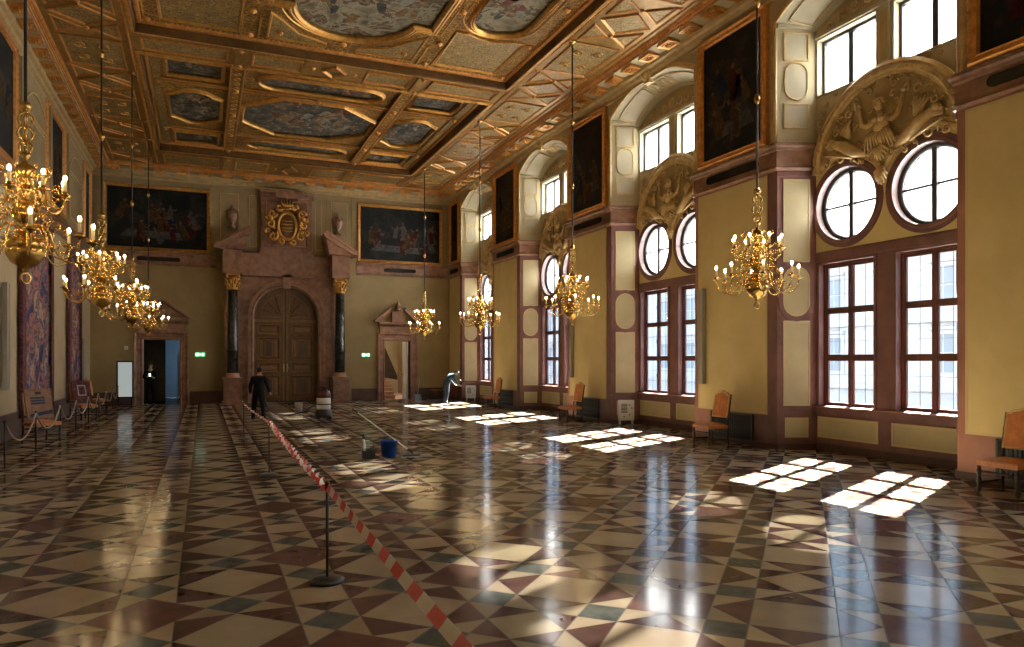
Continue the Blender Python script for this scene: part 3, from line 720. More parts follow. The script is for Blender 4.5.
# ------------------------------------------------------------------ ceiling
def build_ceiling():
    mb = MB()   # 0 leaf3 1 leaf2 2 gold 3 bronze 4 gold_r 5 leaf
    R1 = (-1.35, 7.24, 7.9, 17.38, 0.18); R2 = (-1.35, 7.24, 18.63, 26.85, 0.22)
    outer = rect(XL-0.1, XR+0.9, YF-0.2, YB+0.1)
    mb.plate(FC, outer, [rect(*R1[:4]), rect(*R2[:4])], a0=0, a1=-0.30, m=0)
    ribm = [(0, 0), (0, 0.03), (0.02, 0.045), (0.05, 0.045), (0.07, 0.03), (0.07, 0)]
    def frame(F, poly, w=0.07, hgt=0.05, m=2, fill=None, sign=1, closed=True):
        w *= sign
        mb.ring(F, poly, [(0, 0), (0, hgt), (w*.3, hgt*.8), (w*.5, hgt*1.05), (w, hgt*.5), (w, 0)], m=m, closed=closed)
        if fill is not None: mb.plate(F, poly, a0=0, a1=0.006, m=fill)
    def rosette(F, p, q, r=0.07, h=0.0):
        mb.lathe([(r, 0.0), (r*1.05, 0.015), (r*0.7, 0.02)], 10, (0, 0, 0), m=4) if 0 else None
        mb.ball((p, q, h+0.01), r, 4, 8, 5, (1, 1, 0.5), F)
        mb.ball((p, q, h+r*0.5), r*0.45, 2, 6, 4, (1, 1, 0.9), F)
    def beads(F, poly, off, r, step, h, m=2):
        n = len(poly)
        for i in range(n):
            a, b = Vector(poly[i]), Vector(poly[(i+1) % n]); L = (b-a).length; k = int(L/step)
            d = (b-a)/max(L, 1e-6); nn = Vector((-d.y, d.x))
            for j in range(k):
                p = a+d*(j+.5)*L/k+nn*off
                if p.y > 9.5: mb.ball((p.x, p.y, h), r, m, 5, 3, F=F)
    for (x0, x1, y0, y1, dp) in (R1, R2):
        F = Fr((0, 0, ZC+dp), (1, 0, 0), (0, 1, 0), (0, 0, -1))
        rc = rect(x0, x1, y0, y1)
        # sloping sides (brown) and rims (gold)
        mb.ring(FC, rc, [(-0.10, 0.0), (-0.10, 0.03), (-0.06, 0.05), (0.0, 0.05)], m=2)
        mb.ring(FC, rc, [(0.0, 0.05), (0.02, 0.03), (0.03, -dp+0.05), (0.03, -dp+0.03)], m=3)
        mb.ring(FC, rc, [(0.03, -dp+0.03), (0.07, -dp+0.06), (0.13, -dp+0.05), (0.15, -dp)], m=4)
        beads(FC, rc, -0.125, 0.022, 0.10, 0.02)
        beads(F, rc, 0.19, 0.026, 0.11, 0.0, 2)
    F1 = Fr((0, 0, ZC+R1[4]), (1, 0, 0), (0, 1, 0), (0, 0, -1)); F2 = Fr((0, 0, ZC+R2[4]), (1, 0, 0), (0, 1, 0), (0, 0, -1))
    # field 1 ground (openings for the sunk paintings)
    cx = 2.95
    def lobed():
        pts = []
        pts += [(cx-1.62, 15.12), (cx-1.25, 15.12)]
        pts = [(cx-1.62, 10.0), (cx+1.62, 10.0), (cx+1.62, 15.2), (cx+1.22, 15.2)]
        pts += arc(cx, 15.1, 1.22, radians(5), radians(175), 20)
        pts += [(cx-1.22, 15.2), (cx-1.62, 15.2)]
        return pts
    big = lobed()
    def longpanel(xa, xb): return [(xa, 10.0), (xb, 10.0)]+arc((xa+xb)/2, 14.3, (xb-xa)/2, 0, pi, 12)
    lpR, lpL = longpanel(5.28, 6.50), longpanel(cx*2-6.50, cx*2-5.28)
    mb.plate(F1, rect(*R1[:4]), [big, lpR, lpL], a0=-0.12, a1=0, m=5, back=False)
    for p, w in ((big, 0.20), (lpR, 0.14), (lpL, 0.14)):
        mb.ring(F1, p, [(0, -0.14), (0, 0.04), (-w*.25, 0.09), (-w*.5, 0.07), (-w*.6, 0.085), (-w*.9, 0.05), (-w, 0.0)], m=2)
        beads(F1, p, -w*1.15, 0.028, 0.12, 0.0, 4)
        mb.ring(F1, p, [(-w-.08, 0.0), (-w-.10, 0.02), (-w-.12, 0.0)], m=2)
    for x in (1.0-.05, 4.9+.05): # broad ribs each side of the centre
        for e in (-0.18, 0.18): mb.fbox(F1, x+e-.02, x+e+.02, 16.1, 17.18, 0, 0.035, 2)
    for xa, xb in ((5.15, 6.75), (-0.85, 0.75)):
        q = [(xa, 17.0), (xa, 15.6)]+arc((xa+xb)/2, 14.6, (xb-xa)/2*1.12, pi*.85, pi*.15, 10, 0.95)+[(xb, 15.6), (xb, 17.0)]
        frame(F1, [(xa, 17.0)]+[(p[0], max(p[1], 15.1)) for p in arc((xa+xb)/2, 14.4, 0.86, pi*.93, pi*.07, 12)]+[(xb, 17.0)], 0.06, 0.04, 2, 1)
    for s in (-1, 1):
        frame(F1, [(cx+s*0.35, 17.05), (cx+s*1.65, 17.05), (cx+s*1.65, 15.75), (cx+s*1.35, 16.1), (cx+s*1.0, 16.55), (cx+s*0.35, 16.85)], 0.05, 0.035, 2, 1)
    for (x, y) in ((0.95, 17.05), (4.95, 17.05), (7.0, 17.1), (-1.1, 17.1), (2.95, 16.75), (4.95, 15.85), (0.95, 15.85), (6.9, 15.2), (6.9, 13.3), (-1.0, 15.2), (-1.0, 13.3), (4.95, 14.2), (0.95, 14.2), (1.55, 16.7), (4.35, 16.7)):
        rosette(F1, x, y, 0.085, 0.02)
    # field 2 ground
    octo = [(1.12, 22.0), (2.1, 21.0), (3.7, 21.0), (4.78, 22.0), (4.78, 23.3), (3.7, 24.3), (2.1, 24.3), (1.12, 23.3)]
    octo = list(octo)
    def ovalh(xa, xb, ya, yb):
        r = (yb-ya)/2; y = (ya+yb)/2
        return arc(xb-r*1.3, y, r*1.3, -pi/2, pi/2, 8, r)+arc(xa+r*1.3, y, r*1.3, pi/2, 1.5*pi, 8, r)
    ov1, ov2 = ovalh(1.35, 4.55, 19.45, 20.25), ovalh(1.35, 4.55, 25.25, 26.05)
    def cross(x, y, w, l):
        p = []
        for sx, sy in ((1, -1), (1, 1), (-1, 1), (-1, -1)):
            pass
        p += [(x-w*.62, y-l), ] ; p = []
        p += arc(x, y-l*.55, w*.68, pi*1.12, pi*1.88, 8)
        p += [(x+w, y-l*.55+.02), (x+w, y+l*.55-.02)]
        p += arc(x, y+l*.55, w*.68, pi*.12, pi*.88, 8)
        p += [(x-w, y+l*.55-.02), (x-w, y-l*.55+.02)]
        return p
    cr1, cr2 = cross(-0.20, 22.7, 0.64, 1.72), cross(6.02, 22.7, 0.64, 1.72)
    smalls = [rect(a, b, c, d) for (a, b) in ((-0.80, 0.42), (5.42, 6.64)) for (c, d) in ((19.2, 20.25), (25.2, 26.3))]
    holes = [octo, ov1, ov2, cr1, cr2]+smalls
    mb.plate(F2, rect(*R2[:4]), holes, a0=-0.12, a1=0, m=5, back=False)
    for p in holes:
        w = 0.13 if p is octo else 0.10
        mb.ring(F2, p, [(0, -0.14), (0, 0.05), (-w*.3, 0.09), (-w*.5, 0.065), (-w, 0.03), (-w, 0.0)], m=2)
    for x in (0.80, 5.08):
        mb.fbox(F2, x-0.16, x+0.16, 18.85, 26.65, 0, 0.10, 0)
        for e in (-0.16, 0.16): mb.ring(F2, [(x+e, 18.85), (x+e, 26.65)], [(-.02, 0.09), (-.02, .125), (.02, .125), (.02, .09)], closed=False, m=4)
        y = 19.1
        while y < 26.5: mb.tube([F2(p[0], p[1], .105) for p in circ(x, y, 0.08, 8)], 0.012, 4, 2, closed=True); y += 0.34
    for x0_, x1_ in ((-1.18, -1.0), (6.86, 7.06)): mb.fbox(F2, x0_, x1_, 18.85, 26.65, 0, 0.05, 1)
    for y in (20.65, 24.75):
        mb.fbox(F2, -1.0, 6.86, y-0.10, y+0.10, 0, 0.05, 0)
        for e in (-0.1, 0.1): mb.fbox(F2, -1.0, 6.86, y+e-.015, y+e+.015, 0.05, 0.07, 4)
        for x in (0.80, 5.08, -1.05, 6.92, 2.95): rosette(F2, x, y, 0.09, 0.10)
    for x in (0.80, 5.08):
        for y in (18.9, 26.6, 22.7): rosette(F2, x, y, 0.09, 0.10)
    # outer fields: alternating leaf panels and star motifs
    def leafpanel(xa, xb, ya, yb):
        frame(FC, rect(xa, xb, ya, yb), 0.04, 0.028, 4, 1)
        n = 2
        for s in (-1, 1):
            for t in (-1, 1):
                p = ((xa+xb)/2+s*(xb-xa)*.2, (ya+yb)/2+t*(yb-ya)*.22)
                mb.tube(spiral(p, 0.16, 0.03, s*t, 1.3*s*t, 12, FC, 0.015), 0.014, 4, 2)
    def star(xa, xb, ya, yb):
        cx_, cy_ = (xa+xb)/2, (ya+yb)/2; w, l = (xb-xa)/2, (yb-ya)/2
        frame(FC, [(cx_-w*.95, cy_), (cx_, cy_-l*.48), (cx_+w*.95, cy_), (cx_, cy_+l*.48)], 0.045, 0.032, 4, 1)
        for t in (-1, 1):
            frame(FC, [(cx_-w, cy_+t*l*.32), (cx_-w, cy_+t*l*.95), (cx_-w*.3, cy_+t*l*.62)] if 0 else [(cx_-w*.95, cy_+t*l*.22), (cx_-w*.1, cy_+t*l*.62), (cx_-w*.95, cy_+t*l)], 0.04, 0.03, 4, 1, sign=t)
            frame(FC, [(cx_+w*.95, cy_+t*l*.22), (cx_+w*.1, cy_+t*l*.62), (cx_+w*.95, cy_+t*l)], 0.04, 0.03, 4, 1, sign=-t)
            rosette(FC, cx_, cy_+t*l*.60, 0.06, 0.01)
        rosette(FC, cx_-w*1.06, cy_-l*.98, 0.05); rosette(FC, cx_+w*1.06, cy_-l*.98, 0.05)
    for xa, xb in ((7.52, 8.78), (-2.92, -1.62)):
        y = 10.1; k = 0
        while y < 28.5:
            if k % 2: star(xa, xb, y, y+2.05)
            else: leafpanel(xa+.05, xb-.05, y+.12, y+1.80)
            y += 2.05 if k % 2 else 1.92; k += 1
        mb.ring(FC, [(xa-.14, 9), (xa-.14, 28.8)], [(-.03, 0), (0, .03), (.03, 0)], closed=False, m=4)
        mb.ring(FC, [(xb+.12, 9), (xb+.12, 28.8)], [(-.03, 0), (0, .03), (.03, 0)], closed=False, m=4)
    # cross band between the fields and the band before the back wall
    for yy0, yy1 in ((17.55, 18.45), (27.25, 28.75)):
        xs = [-1.35, 0.62, 0.98, 4.90, 5.26, 7.24]
        for i in (0, 2, 4):
            a, b = xs[i]+.08, xs[i+1]-.08
            if b-a > 2.5:
                frame(FC, rect(a, cx-0.75, yy0+.12, yy1-.12), 0.05, 0.04, 4, 1); frame(FC, rect(cx+0.75, b, yy0+.12, yy1-.12), 0.05, 0.04, 4, 1)
                frame(FC, [(cx-.3, (yy0+yy1)/2), (cx, yy0+.1), (cx+.3, (yy0+yy1)/2), (cx, yy1-.1)], 0.05, 0.05, 4, 1)
                for s in (-1, 1): rosette(FC, cx+s*.5, (yy0+yy1)/2, 0.06)
            else: frame(FC, rect(a, b, yy0+.12, yy1-.12), 0.05, 0.04, 4, 1)
        for x in (0.80, 5.08):
            mb.fbox(FC, x-.14, x+.14, yy0-.05, yy1+.05, 0, 0.05, 0)
            for y in (yy0, yy1): rosette(FC, x, y, 0.07, 0.04)
    struct('ceiling', mb, ['leaf3', 'leaf2', 'gold', 'bronze', 'gold_r', 'leaf'])
    # the paintings themselves
    def canvas(poly, F, mt, label):
        xs = [p[0] for p in poly]; ys = [p[1] for p in poly]
        c0 = F((min(xs)+max(xs))/2, (min(ys)+max(ys))/2, -0.12)
        m = MB(); m.plate(F, poly, a0=-0.08, a1=-0.035)
        x0_, x1_, y0_, y1_ = min(xs), max(xs), min(ys), max(ys); rd = random.Random(int(x0_*37+y0_*11)); sz = min(.55, (y1_-y0_)*.38, (x1_-x0_)*.3) if mt == 'cpaintd' else .5
        ar = (x1_-x0_)*(y1_-y0_); P_ = []
        for _ in range(int(3+ar*(2.6 if mt == 'cpaintd' else 2.6))):
            p = (rd.uniform(x0_+sz*.62, x1_-sz*.62) if x1_-x0_ > sz*1.3 else (x0_+x1_)/2, rd.uniform(y0_+sz*.7, y1_-sz*.7) if y1_-y0_ > sz*1.4 else (y0_+y1_)/2)
            cxx, cyy = (x0_+x1_)/2, (y0_+y1_)/2
            if len(poly) > 4 and mt == 'cpaintd' and abs(p[0]-cxx)/(x1_-x0_)+abs(p[1]-cyy)/(y1_-y0_) > .56: continue
            P_.append(p)
        if mt == 'cpaint' and x1_-x0_ > 2: P_ = [(q[0], min(q[1], 14.9)) for q in P_]+[(2.5, 15.3), (3.3, 15.4), (2.9, 15.6)]
        figures(m, F, P_, -.035, sz, int(y0_*13))
        o = m.build('ceiling_painting', [mt, 'pc_flesh', 'pc_red', 'pc_blue', 'pc_ochre', 'pc_grey'], None, org=c0); tag(o, label, 'painting', 'paintings set in the coffered ceiling')
    canvas(big, F1, 'cpaint', 'huge lobed ceiling painting in the middle of the near gilded field')
    canvas(lpR, F1, 'cpaint', 'long round-ended ceiling painting in the near field, window side')
    canvas(lpL, F1, 'cpaint', 'long round-ended ceiling painting in the near field, tapestry side')
    canvas(octo, F2, 'cpaintd', 'dark octagonal battle painting in the middle of the far ceiling field')
    canvas(ov1, F2, 'cpaintd', 'long narrow oval ceiling painting on the near side of the octagon')
    canvas(ov2, F2, 'cpaintd', 'long narrow oval ceiling painting on the back wall side of the octagon')
    canvas(cr1, F2, 'cpaintd', 'round-ended blue ceiling painting to the left of the octagon')
    canvas(cr2, F2, 'cpaintd', 'round-ended blue ceiling painting to the right of the octagon')
    nm = ['small rectangular ceiling painting at the near left corner of the far field', 'small rectangular ceiling painting at the far left corner of the far field',
          'small rectangular ceiling painting at the near right corner of the far field', 'small rectangular ceiling painting at the far right corner of the far field']
    for p, l in zip(smalls, nm): canvas(p, F2, 'cpaintd', l)
build_ceiling()

# ------------------------------------------------------------------ back wall
LD, RD = (-2.02, -0.80, 2.40), (6.90, 7.98, 2.46)
PX = 3.0
def archpoly(cx, hw, zs, z0=0.0, n=20): return [(cx-hw, z0), (cx+hw, z0)]+arc(cx, zs, hw, 0, pi, n)
def build_back():
    mb = MB()
    mb.plate(FB, rect(XL-.1, XR+.1, -0.02, 8.75), [rect(LD[0], LD[1], 0.0, LD[2]), rect(RD[0], RD[1], 0.0, RD[2]), archpoly(PX, 1.18, 3.32)], a0=-0.45, a1=0, m=0)
    # upper zone, pale stucco with panels
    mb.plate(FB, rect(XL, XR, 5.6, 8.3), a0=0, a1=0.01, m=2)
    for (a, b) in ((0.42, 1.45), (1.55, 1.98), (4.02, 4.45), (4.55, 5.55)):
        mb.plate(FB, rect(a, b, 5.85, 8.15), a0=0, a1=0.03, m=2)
        mb.ring(FB, rect(a+.18 if b-a > .5 else a+.08, b-.18 if b-a > .5 else b-.08, 6.0, 8.0), [(0, 0.03), (0, 0.05), (0.03, 0.05), (0.03, 0.03)], m=3)
    for x in (-3.45, 0.36, 5.66, 9.52): mb.fbox(FB, x-.12, x+.12, 5.64, 8.25, 0, 0.05, 2)
    # dado
    for a, b in ((XL, -2.35), (-0.45, 0.7), (5.55, 6.6), (8.3, XR)):
        mb.fbox(FB, a, b, 0, 0.44, 0, 0.02, 1); mb.fbox(FB, a, b, 0.44, 0.48, 0, 0.035, 1)
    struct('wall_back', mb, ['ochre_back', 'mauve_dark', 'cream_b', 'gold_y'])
build_back()

def build_portal():
    root = thing('stone_portal', 'tall red marble portal with black columns around the big double door', 'portal', (PX, YB-0.5, 0))
    m = MB()   # jambs and arch wall
    m.plate(FB, rect(PX-2.25, PX+2.25, 0, 4.95), [archpoly(PX, 1.19, 3.32, 0.0)], a0=0.0, a1=0.14)
    m.plate(FB, archpoly(PX, 1.52, 3.32, 0.0), [archpoly(PX, 1.20, 3.32, 0.001)], a0=0.14, a1=0.20)
    m.ring(FB, [(PX+1.2, 0.0)]+arc(PX, 3.32, 1.2, 0, pi, 24)+[(PX-1.2, 0)], [(0.0, -0.02), (0, 0.24), (-0.06, 0.26), (-0.10, 0.22), (-0.22, 0.23), (-0.28, 0.20)], closed=False)
    for s in (-1, 1): m.fbox(FB, PX+s*1.36-.18, PX+s*1.36+.18, 3.24, 3.34, 0.14, 0.27)
    m.plate(FB, [(PX-.14, 4.42), (PX+.14, 4.42), (PX+.2, 4.98), (PX-.2, 4.98)], a0=0.14, a1=0.34)
    for s in (-1, 1):
        m.plate(FB, rect(PX+s*2.0-.24, PX+s*2.0+.24, 0.0, 4.9), a0=0.0, a1=0.18)
    m.build('surround', ['marble'], root)
    for s in (-1, 1):
        x = PX+s*1.98; yc = YB-0.62
        p = MB()
        p.box(x-.36, x+.36, YB-.98, YB-.15, 0, 0.10); p.box(x-.31, x+.31, YB-.93, YB-.15, 0.10, 0.90)
        p.ring(Fr((0, YB-.93, 0), (1, 0, 0), (0, 0, 1), (0, -1, 0)), rect(x-.22, x+.22, 0.20, 0.80), [(0, 0), (0, .02), (.03, .02), (.03, 0)])
        p.box(x-.36, x+.36, YB-.98, YB-.15, 0.90, 0.99)
        p.build('pedestal', ['marble'], root)
        c = MB()
        c.lathe([(0.25, 0.99), (0.25, 1.05), (0.23, 1.09), (0.245, 1.12), (0.20, 1.16)], 24, (x, yc, 0)); c.build('column_base', ['marble_l'], root)
        c = MB()
        c.lathe([(0.195, 1.16), (0.195, 1.95), (0.21, 1.97), (0.21, 2.02), (0.195, 2.04), (0.19, 2.6), (0.165, 4.28)], 28, (x, yc, 0)); cs = c.build('column_shaft', ['marble_d'], root)
        tag(cs, 'black polished column shaft')
        c = MB()                               # gilt relief on the lower drum
        for k in range(6):
            a = k*pi/3
            for q in range(3):
                zc_ = 1.3+0.24*q
                pts = [Vector((x+0.2*cos(a+.22*cos(t)), yc+0.2*sin(a+.22*cos(t)), zc_+.09*sin(t))) for t in [i*pi/5 for i in range(10)]]
                c.tube(pts, 0.008, 4, closed=True)
        c.lathe([(0.2, 1.96), (0.22, 1.98), (0.22, 2.01), (0.2, 2.03)], 24, (x, yc, 0))
        c.build('drum_relief', ['inlay'], cs)
        c = MB()
        c.lathe([(0.17, 4.28), (0.185, 4.31), (0.17, 4.34), (0.20, 4.60), (0.27, 4.76)], 20, (x, yc, 0), lob=8, amp=0.06)
        for row, (z, r, hgt) in enumerate(((4.36, .19, .16), (4.48, .21, .17))):
            for k in range(8):
                a = 2*pi*(k+.5*row)/8
                c.tube([(x+r*cos(a), yc+r*sin(a), z), (x+(r+.02)*cos(a), yc+(r+.02)*sin(a), z+hgt*.7), (x+(r+.09)*cos(a), yc+(r+.09)*sin(a), z+hgt), (x+(r+.10)*cos(a), yc+(r+.10)*sin(a), z+hgt-.05)], [.04, .045, .03, .012], 5)
        for k in range(4):
            a = pi/4+k*pi/2; c.ball((x+.29*cos(a), yc+.29*sin(a), 4.74), 0.06, 0, 8, 6)
        c.box(x-.25, x+.25, yc-.25, yc+.25, 4.79, 4.85)
        c.build('capital', ['gold'], root)
    e = MB()
    prof = [(0, 4.86), (0.03, 4.86), (0.03, 4.98), (0.06, 5.0), (0.06, 5.10), (0.02, 5.12), (0.02, 5.52), (0.08, 5.56), (0.12, 5.60), (0.20, 5.64), (0.20, 5.70), (0.24, 5.74), (0.0, 5.76)]
    pl = []
    y1, y2 = YB-0.34, YB-0.88
    for a in ((PX+2.32, YB), (PX+2.32, y2), (PX+1.64, y2), (PX+1.64, y1), (PX-1.64, y1), (PX-1.64, y2), (PX-2.32, y2), (PX-2.32, YB)): pl.append(a)
    e.ring(W, pl, [(-o, z) for o, z in prof], closed=False)
    e.plate(W, pl, a0=4.86, a1=5.74)
    e.build('entablature', ['marble'], root)
    for s in (-1, 1):
        p = MB()
        F = Fr((PX, YB-0.9, 0), (s, 0, 0), (0, 0, 1), (0, -1, 0))
        p.plate(F, [(2.58, 5.76), (1.05, 5.76), (1.22, 6.62), (1.35, 6.56)][:0] or [(2.55, 5.76), (1.55, 5.76), (1.42, 6.46), (1.50, 6.48)], a0=-0.75, a1=-0.12)
        p.plate(F, [(2.62, 5.76), (2.62, 5.86), (1.42, 6.62), (1.30, 6.55), (1.36, 6.42), (2.45, 5.76)], a0=-0.78, a1=0.12)
        p.plate(F, [(2.50, 5.88), (2.62, 5.90), (1.42, 6.66), (1.36, 6.58)], a0=-0.78, a1=0.18)
        p.build('pediment_half', ['marble_l' if s > 0 else 'marble'], root)
    b = MB()
    b.fbox(FB, PX-1.02, PX+1.02, 5.74, 5.92, 0, 0.34); b.fbox(FB, PX-0.95, PX+0.95, 5.92, 7.98, 0, 0.22)
    b.ring(FB, rect(PX-.82, PX+.82, 6.02, 7.86), [(0, .22), (0, .27), (.06, .27), (.08, .22)])
    b.ring(FB, [(PX+1.0, 7.96), (PX-1.0, 7.96)], [(0, 0.0), (0, 0.26), (-0.08, 0.30), (-0.14, 0.40), (-0.22, 0.40), (-0.22, 0.0)], closed=False)
    b.fbox(FB, PX-0.42, PX+0.42, 7.9, 8.22, 0, 0.46)
    b.build('crest_panel', ['marble'], root)
    # crest
    cbm = MB(); F = Fr((PX, YB-0.24, 0), (1, 0, 0), (0, 0, 1), (0, -1, 0))
    cbm.ball((0, 6.85, 0.0), 0.42, 1, 20, 10, (0.72, 1.15, 0.28), F)
    cbm.tube([F(0.33*cos(t), 6.85+0.52*sin(t), 0.10) for t in [i*pi/12 for i in range(24)]], 0.065, 6, 0, closed=True)
    for s in (-1, 1):
        for (p, q, r0, t, a0) in ((0.55, 7.30, 0.17, 1.3, 0), (0.62, 6.90, 0.16, 1.4, 2), (0.52, 6.45, 0.19, 1.3, 1), (0.22, 6.22, 0.12, 1.3, 3), (0.28, 7.55, 0.12, 1.2, 0), (0.72, 7.12, 0.09, 1.2, 2), (0.72, 6.62, 0.10, 1.2, 4)):
            cbm.tube(spiral((s*p, q), r0, 0.03, a0, t*s, 16, F, 0.09), [.072-.003*i for i in range(17)], 7, 0)
        for k in range(6): cbm.ball((s*(0.48+.05*(k % 2)), 6.35+0.2*k, 0.10), 0.055, 0, 6, 5, F=F)
        cbm.ball((s*0.60, 7.12, 0.14), 0.085, 0, 8, 6, F=F)
    for k in range(5): cbm.tube([F(0, 7.55, .12), F((k-2)*.09, 7.66, .18), F((k-2)*.11, 7.86-.03*abs(k-2), .14)], [.05, .04, .02], 6, 0)
    cbm.ball((0, 7.52, 0.13), 0.12, 0, 10, 6, (1.5, .5, 1), F); cbm.ball((0, 7.9, 0.15), 0.05, 0, 6, 5, F=F)
    for k in range(4): cbm.tube([F(-.2, 6.65+.13*k, .12), F(0, 6.63+.13*k, .14), F(.2, 6.65+.13*k, .12)], 0.02, 5, 0)
    cr = cbm.build('coat_of_arms', ['gold', 'inlay'], root); tag(cr, 'gilded scrollwork coat of arms')
build_portal()

# double door in the portal
d = MB(); FD = Fr((0, YB+0.28, 0), (1, 0, 0), (0, 0, 1), (0, -1, 0))
d.plate(FD, archpoly(PX, 1.22, 3.32), a0=-0.06, a1=0)
door = struct('door_1', d, ['doordark'])
for s in (-1, 1):
    l = MB()
    half = [(PX+s*0.015, 0.03), (PX+s*1.17, 0.03)]+[(PX+s*p[0], p[1]) for p in arc(0, 3.32, 1.17, 0, pi/2-0.01, 12)]
    l.plate(FD, half, a0=0, a1=0.05, m=0)
    l.fbox(FD, PX+s*0.03 if s > 0 else PX-0.10, PX+0.10 if s > 0 else PX-0.03, 0.03, 4.4, 0.05, 0.085, 1)
    for (z0, z1) in ((0.18, 1.05), (1.15, 1.55), (1.65, 2.55), (2.65, 3.05)):
        a, b = sorted((PX+s*0.20, PX+s*1.06))
        l.ring(FD, rect(a, b, z0, z1), [(0, .05), (0, .085), (.03, .09), (.05, .07), (.07, .05)], m=1)
        l.plate(FD, rect(a+.07, b-.07, z0+.07, z1-.07), a0=.05, a1=.06, m=0)
        if z1-z0 > .7:
            mid = (a+b)/2
            l.plate(FD, rect(mid-.10, mid+.10, z0+.18, z1-.14), a0=.05, a1=.075, m=2)
            l.ring(FD, [(mid-.13, z0+.14), (mid+.13, z0+.14)]+arc(mid, z1-.24, .13, 0, pi, 8), [(0, .06), (0, .09), (-.02, .09), (-.02, .06)], m=1)
            for e in (-.27, .27): l.fbox(FD, mid+e-.05, mid+e+.05, z0+.12, z1-.12, .05, .07, 1)
        else:
            l.fbox(FD, a+.15, b-.15, z0+.13, z1-.13, .05, .075, 1)
    l.fbox(FD, min(PX+s*.1, PX+s*1.17), max(PX+s*.1, PX+s*1.17), 3.14, 3.24, .05, .10, 1)
    l.ring(FD, [(PX+s*p[0], p[1]) for p in [(0.12, 3.32), (0.95, 3.32)]+arc(0, 3.32, .95, 0.02, pi/2-.13, 10)], [(0, .05), (0, .085), (.04*s, .085), (.04*s, .05)], m=1)
    for k in range(3): l.tube([FD(PX+s*.14, 3.36, .06), FD(PX+s*.9*cos(.35+.4*k), 3.32+.9*sin(.35+.4*k), .06)], .02, 4, 1)
    lf = l.build('door_leaf', ['doorwood', 'inlay', 'doordark'], door)
    h = MB(); h.fbox(FD, PX+s*.065-.022, PX+s*.065+.022, 1.18, 1.50, .085, .10); h.tube([FD(PX+s*.065, 1.34, .10), FD(PX+s*.065, 1.34, .15), FD(PX+s*.12, 1.34, .15)], .012, 6)
    h.build('door_handle', ['gold_y'], lf)

def small_portal(x0, x1, zt, name, label, door_n, finial):
    root = thing(name, label, 'doorway', ((x0+x1)/2, YB, 0))
    xm = (x0+x1)/2
    m = MB()
    path = [(x0, 0.0), (x0, zt), (x1, zt), (x1, 0.0)]
    m.ring(FB, path, [(0, -0.3), (0, 0.10), (0.05, 0.11), (0.08, 0.08), (0.20, 0.09), (0.26, 0.13), (0.30, 0.13), (0.30, 0.0)], closed=False)
    m.build('architrave', ['marble'], root)
    m = MB()
    m.fbox(FB, x0-.22, x1+.22, zt+.30, zt+.58, 0, 0.12)
    m.ring(FB, [(x1+.28, zt+.58), (x0-.28, zt+.58)], [(0, 0), (0, .14), (-.05, .20), (-.10, .30), (-.16, .31), (-.17, 0)], closed=False)
    m.build('lintel', ['marble'], root)
    m = MB(); zb = zt+.74
    if finial:
        for s in (-1, 1):
            F = Fr((xm, YB, 0), (s, 0, 0), (0, 0, 1), (0, -1, 0))
            e = (x1-x0)/2+.46
            m.plate(F, [(e, zb), (e, zb+.09), (.30, zb+.62), (.24, zb+.50), (e-.22, zb)], a0=0, a1=0.30)
        m.fbox(FB, xm-.26, xm+.26, zb, zb+.46, 0, 0.18)
        m.lathe([(0.16, zb+.46), (0.18, zb+.50), (0.08, zb+.54), (0.13, zb+.66), (0.12, zb+.74), (0.05, zb+.80), (0.03, zb+.88), (0, zb+.90)], 14, (xm, YB-.16, 0))
    else:
        e = (x1-x0)/2+.46
        m.ring(FB, [(xm-e, zb), (xm+e, zb), (xm, zb+.80)], [(0, 0), (0, .30), (.05, .30), (.12, .22), (.12, 0)])
        m.plate(FB, [(xm-e, zb), (xm+e, zb), (xm, zb+.80)], a0=0, a1=0.08)
        m.lathe([(0.0, zb+.35), (0.10, zb+.38), (0.13, zb+.28), (0.06, zb+.15)], 12, (xm, YB-.1, 0))
    m.build('pediment', ['marble'], root)
small_portal(LD[0], LD[1], LD[2], 'stone_doorway', 'red marble doorway with closed triangular pediment, at the far left of the back wall', 2, False)
small_portal(RD[0], RD[1], RD[2], 'stone_doorway', 'red marble doorway with broken pediment and urn, framing the stairway', 3, True)

# rooms seen through the two doorways
m = MB()
m.box(LD[0]-0.9, LD[1]+1.6, YB+.45, YB+5.2, -0.05, -0.001, 1)
m.box(LD[0]-0.9, LD[1]+1.6, YB+5.2, YB+5.4, 0, 3.2, 0); m.box(LD[0]-1.1, LD[0]-0.9, YB+.45, YB+5.4, 0, 3.2, 2)
m.box(LD[1]+1.6, LD[1]+1.8, YB+.45, YB+5.4, 0, 3.2, 0); m.box(LD[0]-1.1, LD[1]+1.8, YB+.45, YB+5.4, 3.2, 3.3, 0)
FA = Fr((0, YB+5.2, 0), (1, 0, 0), (0, 0, 1), (0, -1, 0))
m.ring(FA, [(-.85, 0), (-.85, 1.75)]+list(reversed(arc(-.5, 1.75, .35, 0, pi, 10)))+[(-.15, 0)], [(0, 0), (0, .08), (.08, .08), (.08, 0)], closed=False, m=0)
m.plate(FA, archpoly(-.5, .35, 1.75), a0=0, a1=0.01, m=2)
m.fbox(Fr((0, YB+3.0, 0), (1, 0, 0), (0, 0, 1), (0, -1, 0)), LD[0]-.9, LD[0]+.62, 0, 3.2, 0, .1, 2)
struct('wall_anteroom', m, ['coolwall', 'f_brown', 'doordark'])
m = MB()
X0, X1 = RD[0]-.25, RD[1]+1.0
m.box(X0-.1, X0, YB+.45, YB+6, 0, 4.5, 0); m.box(X1, X1+.1, YB+.45, YB+6, 0, 4.5, 0); m.box(X0, X1, YB+6, YB+6.1, 0, 4.5, 0)
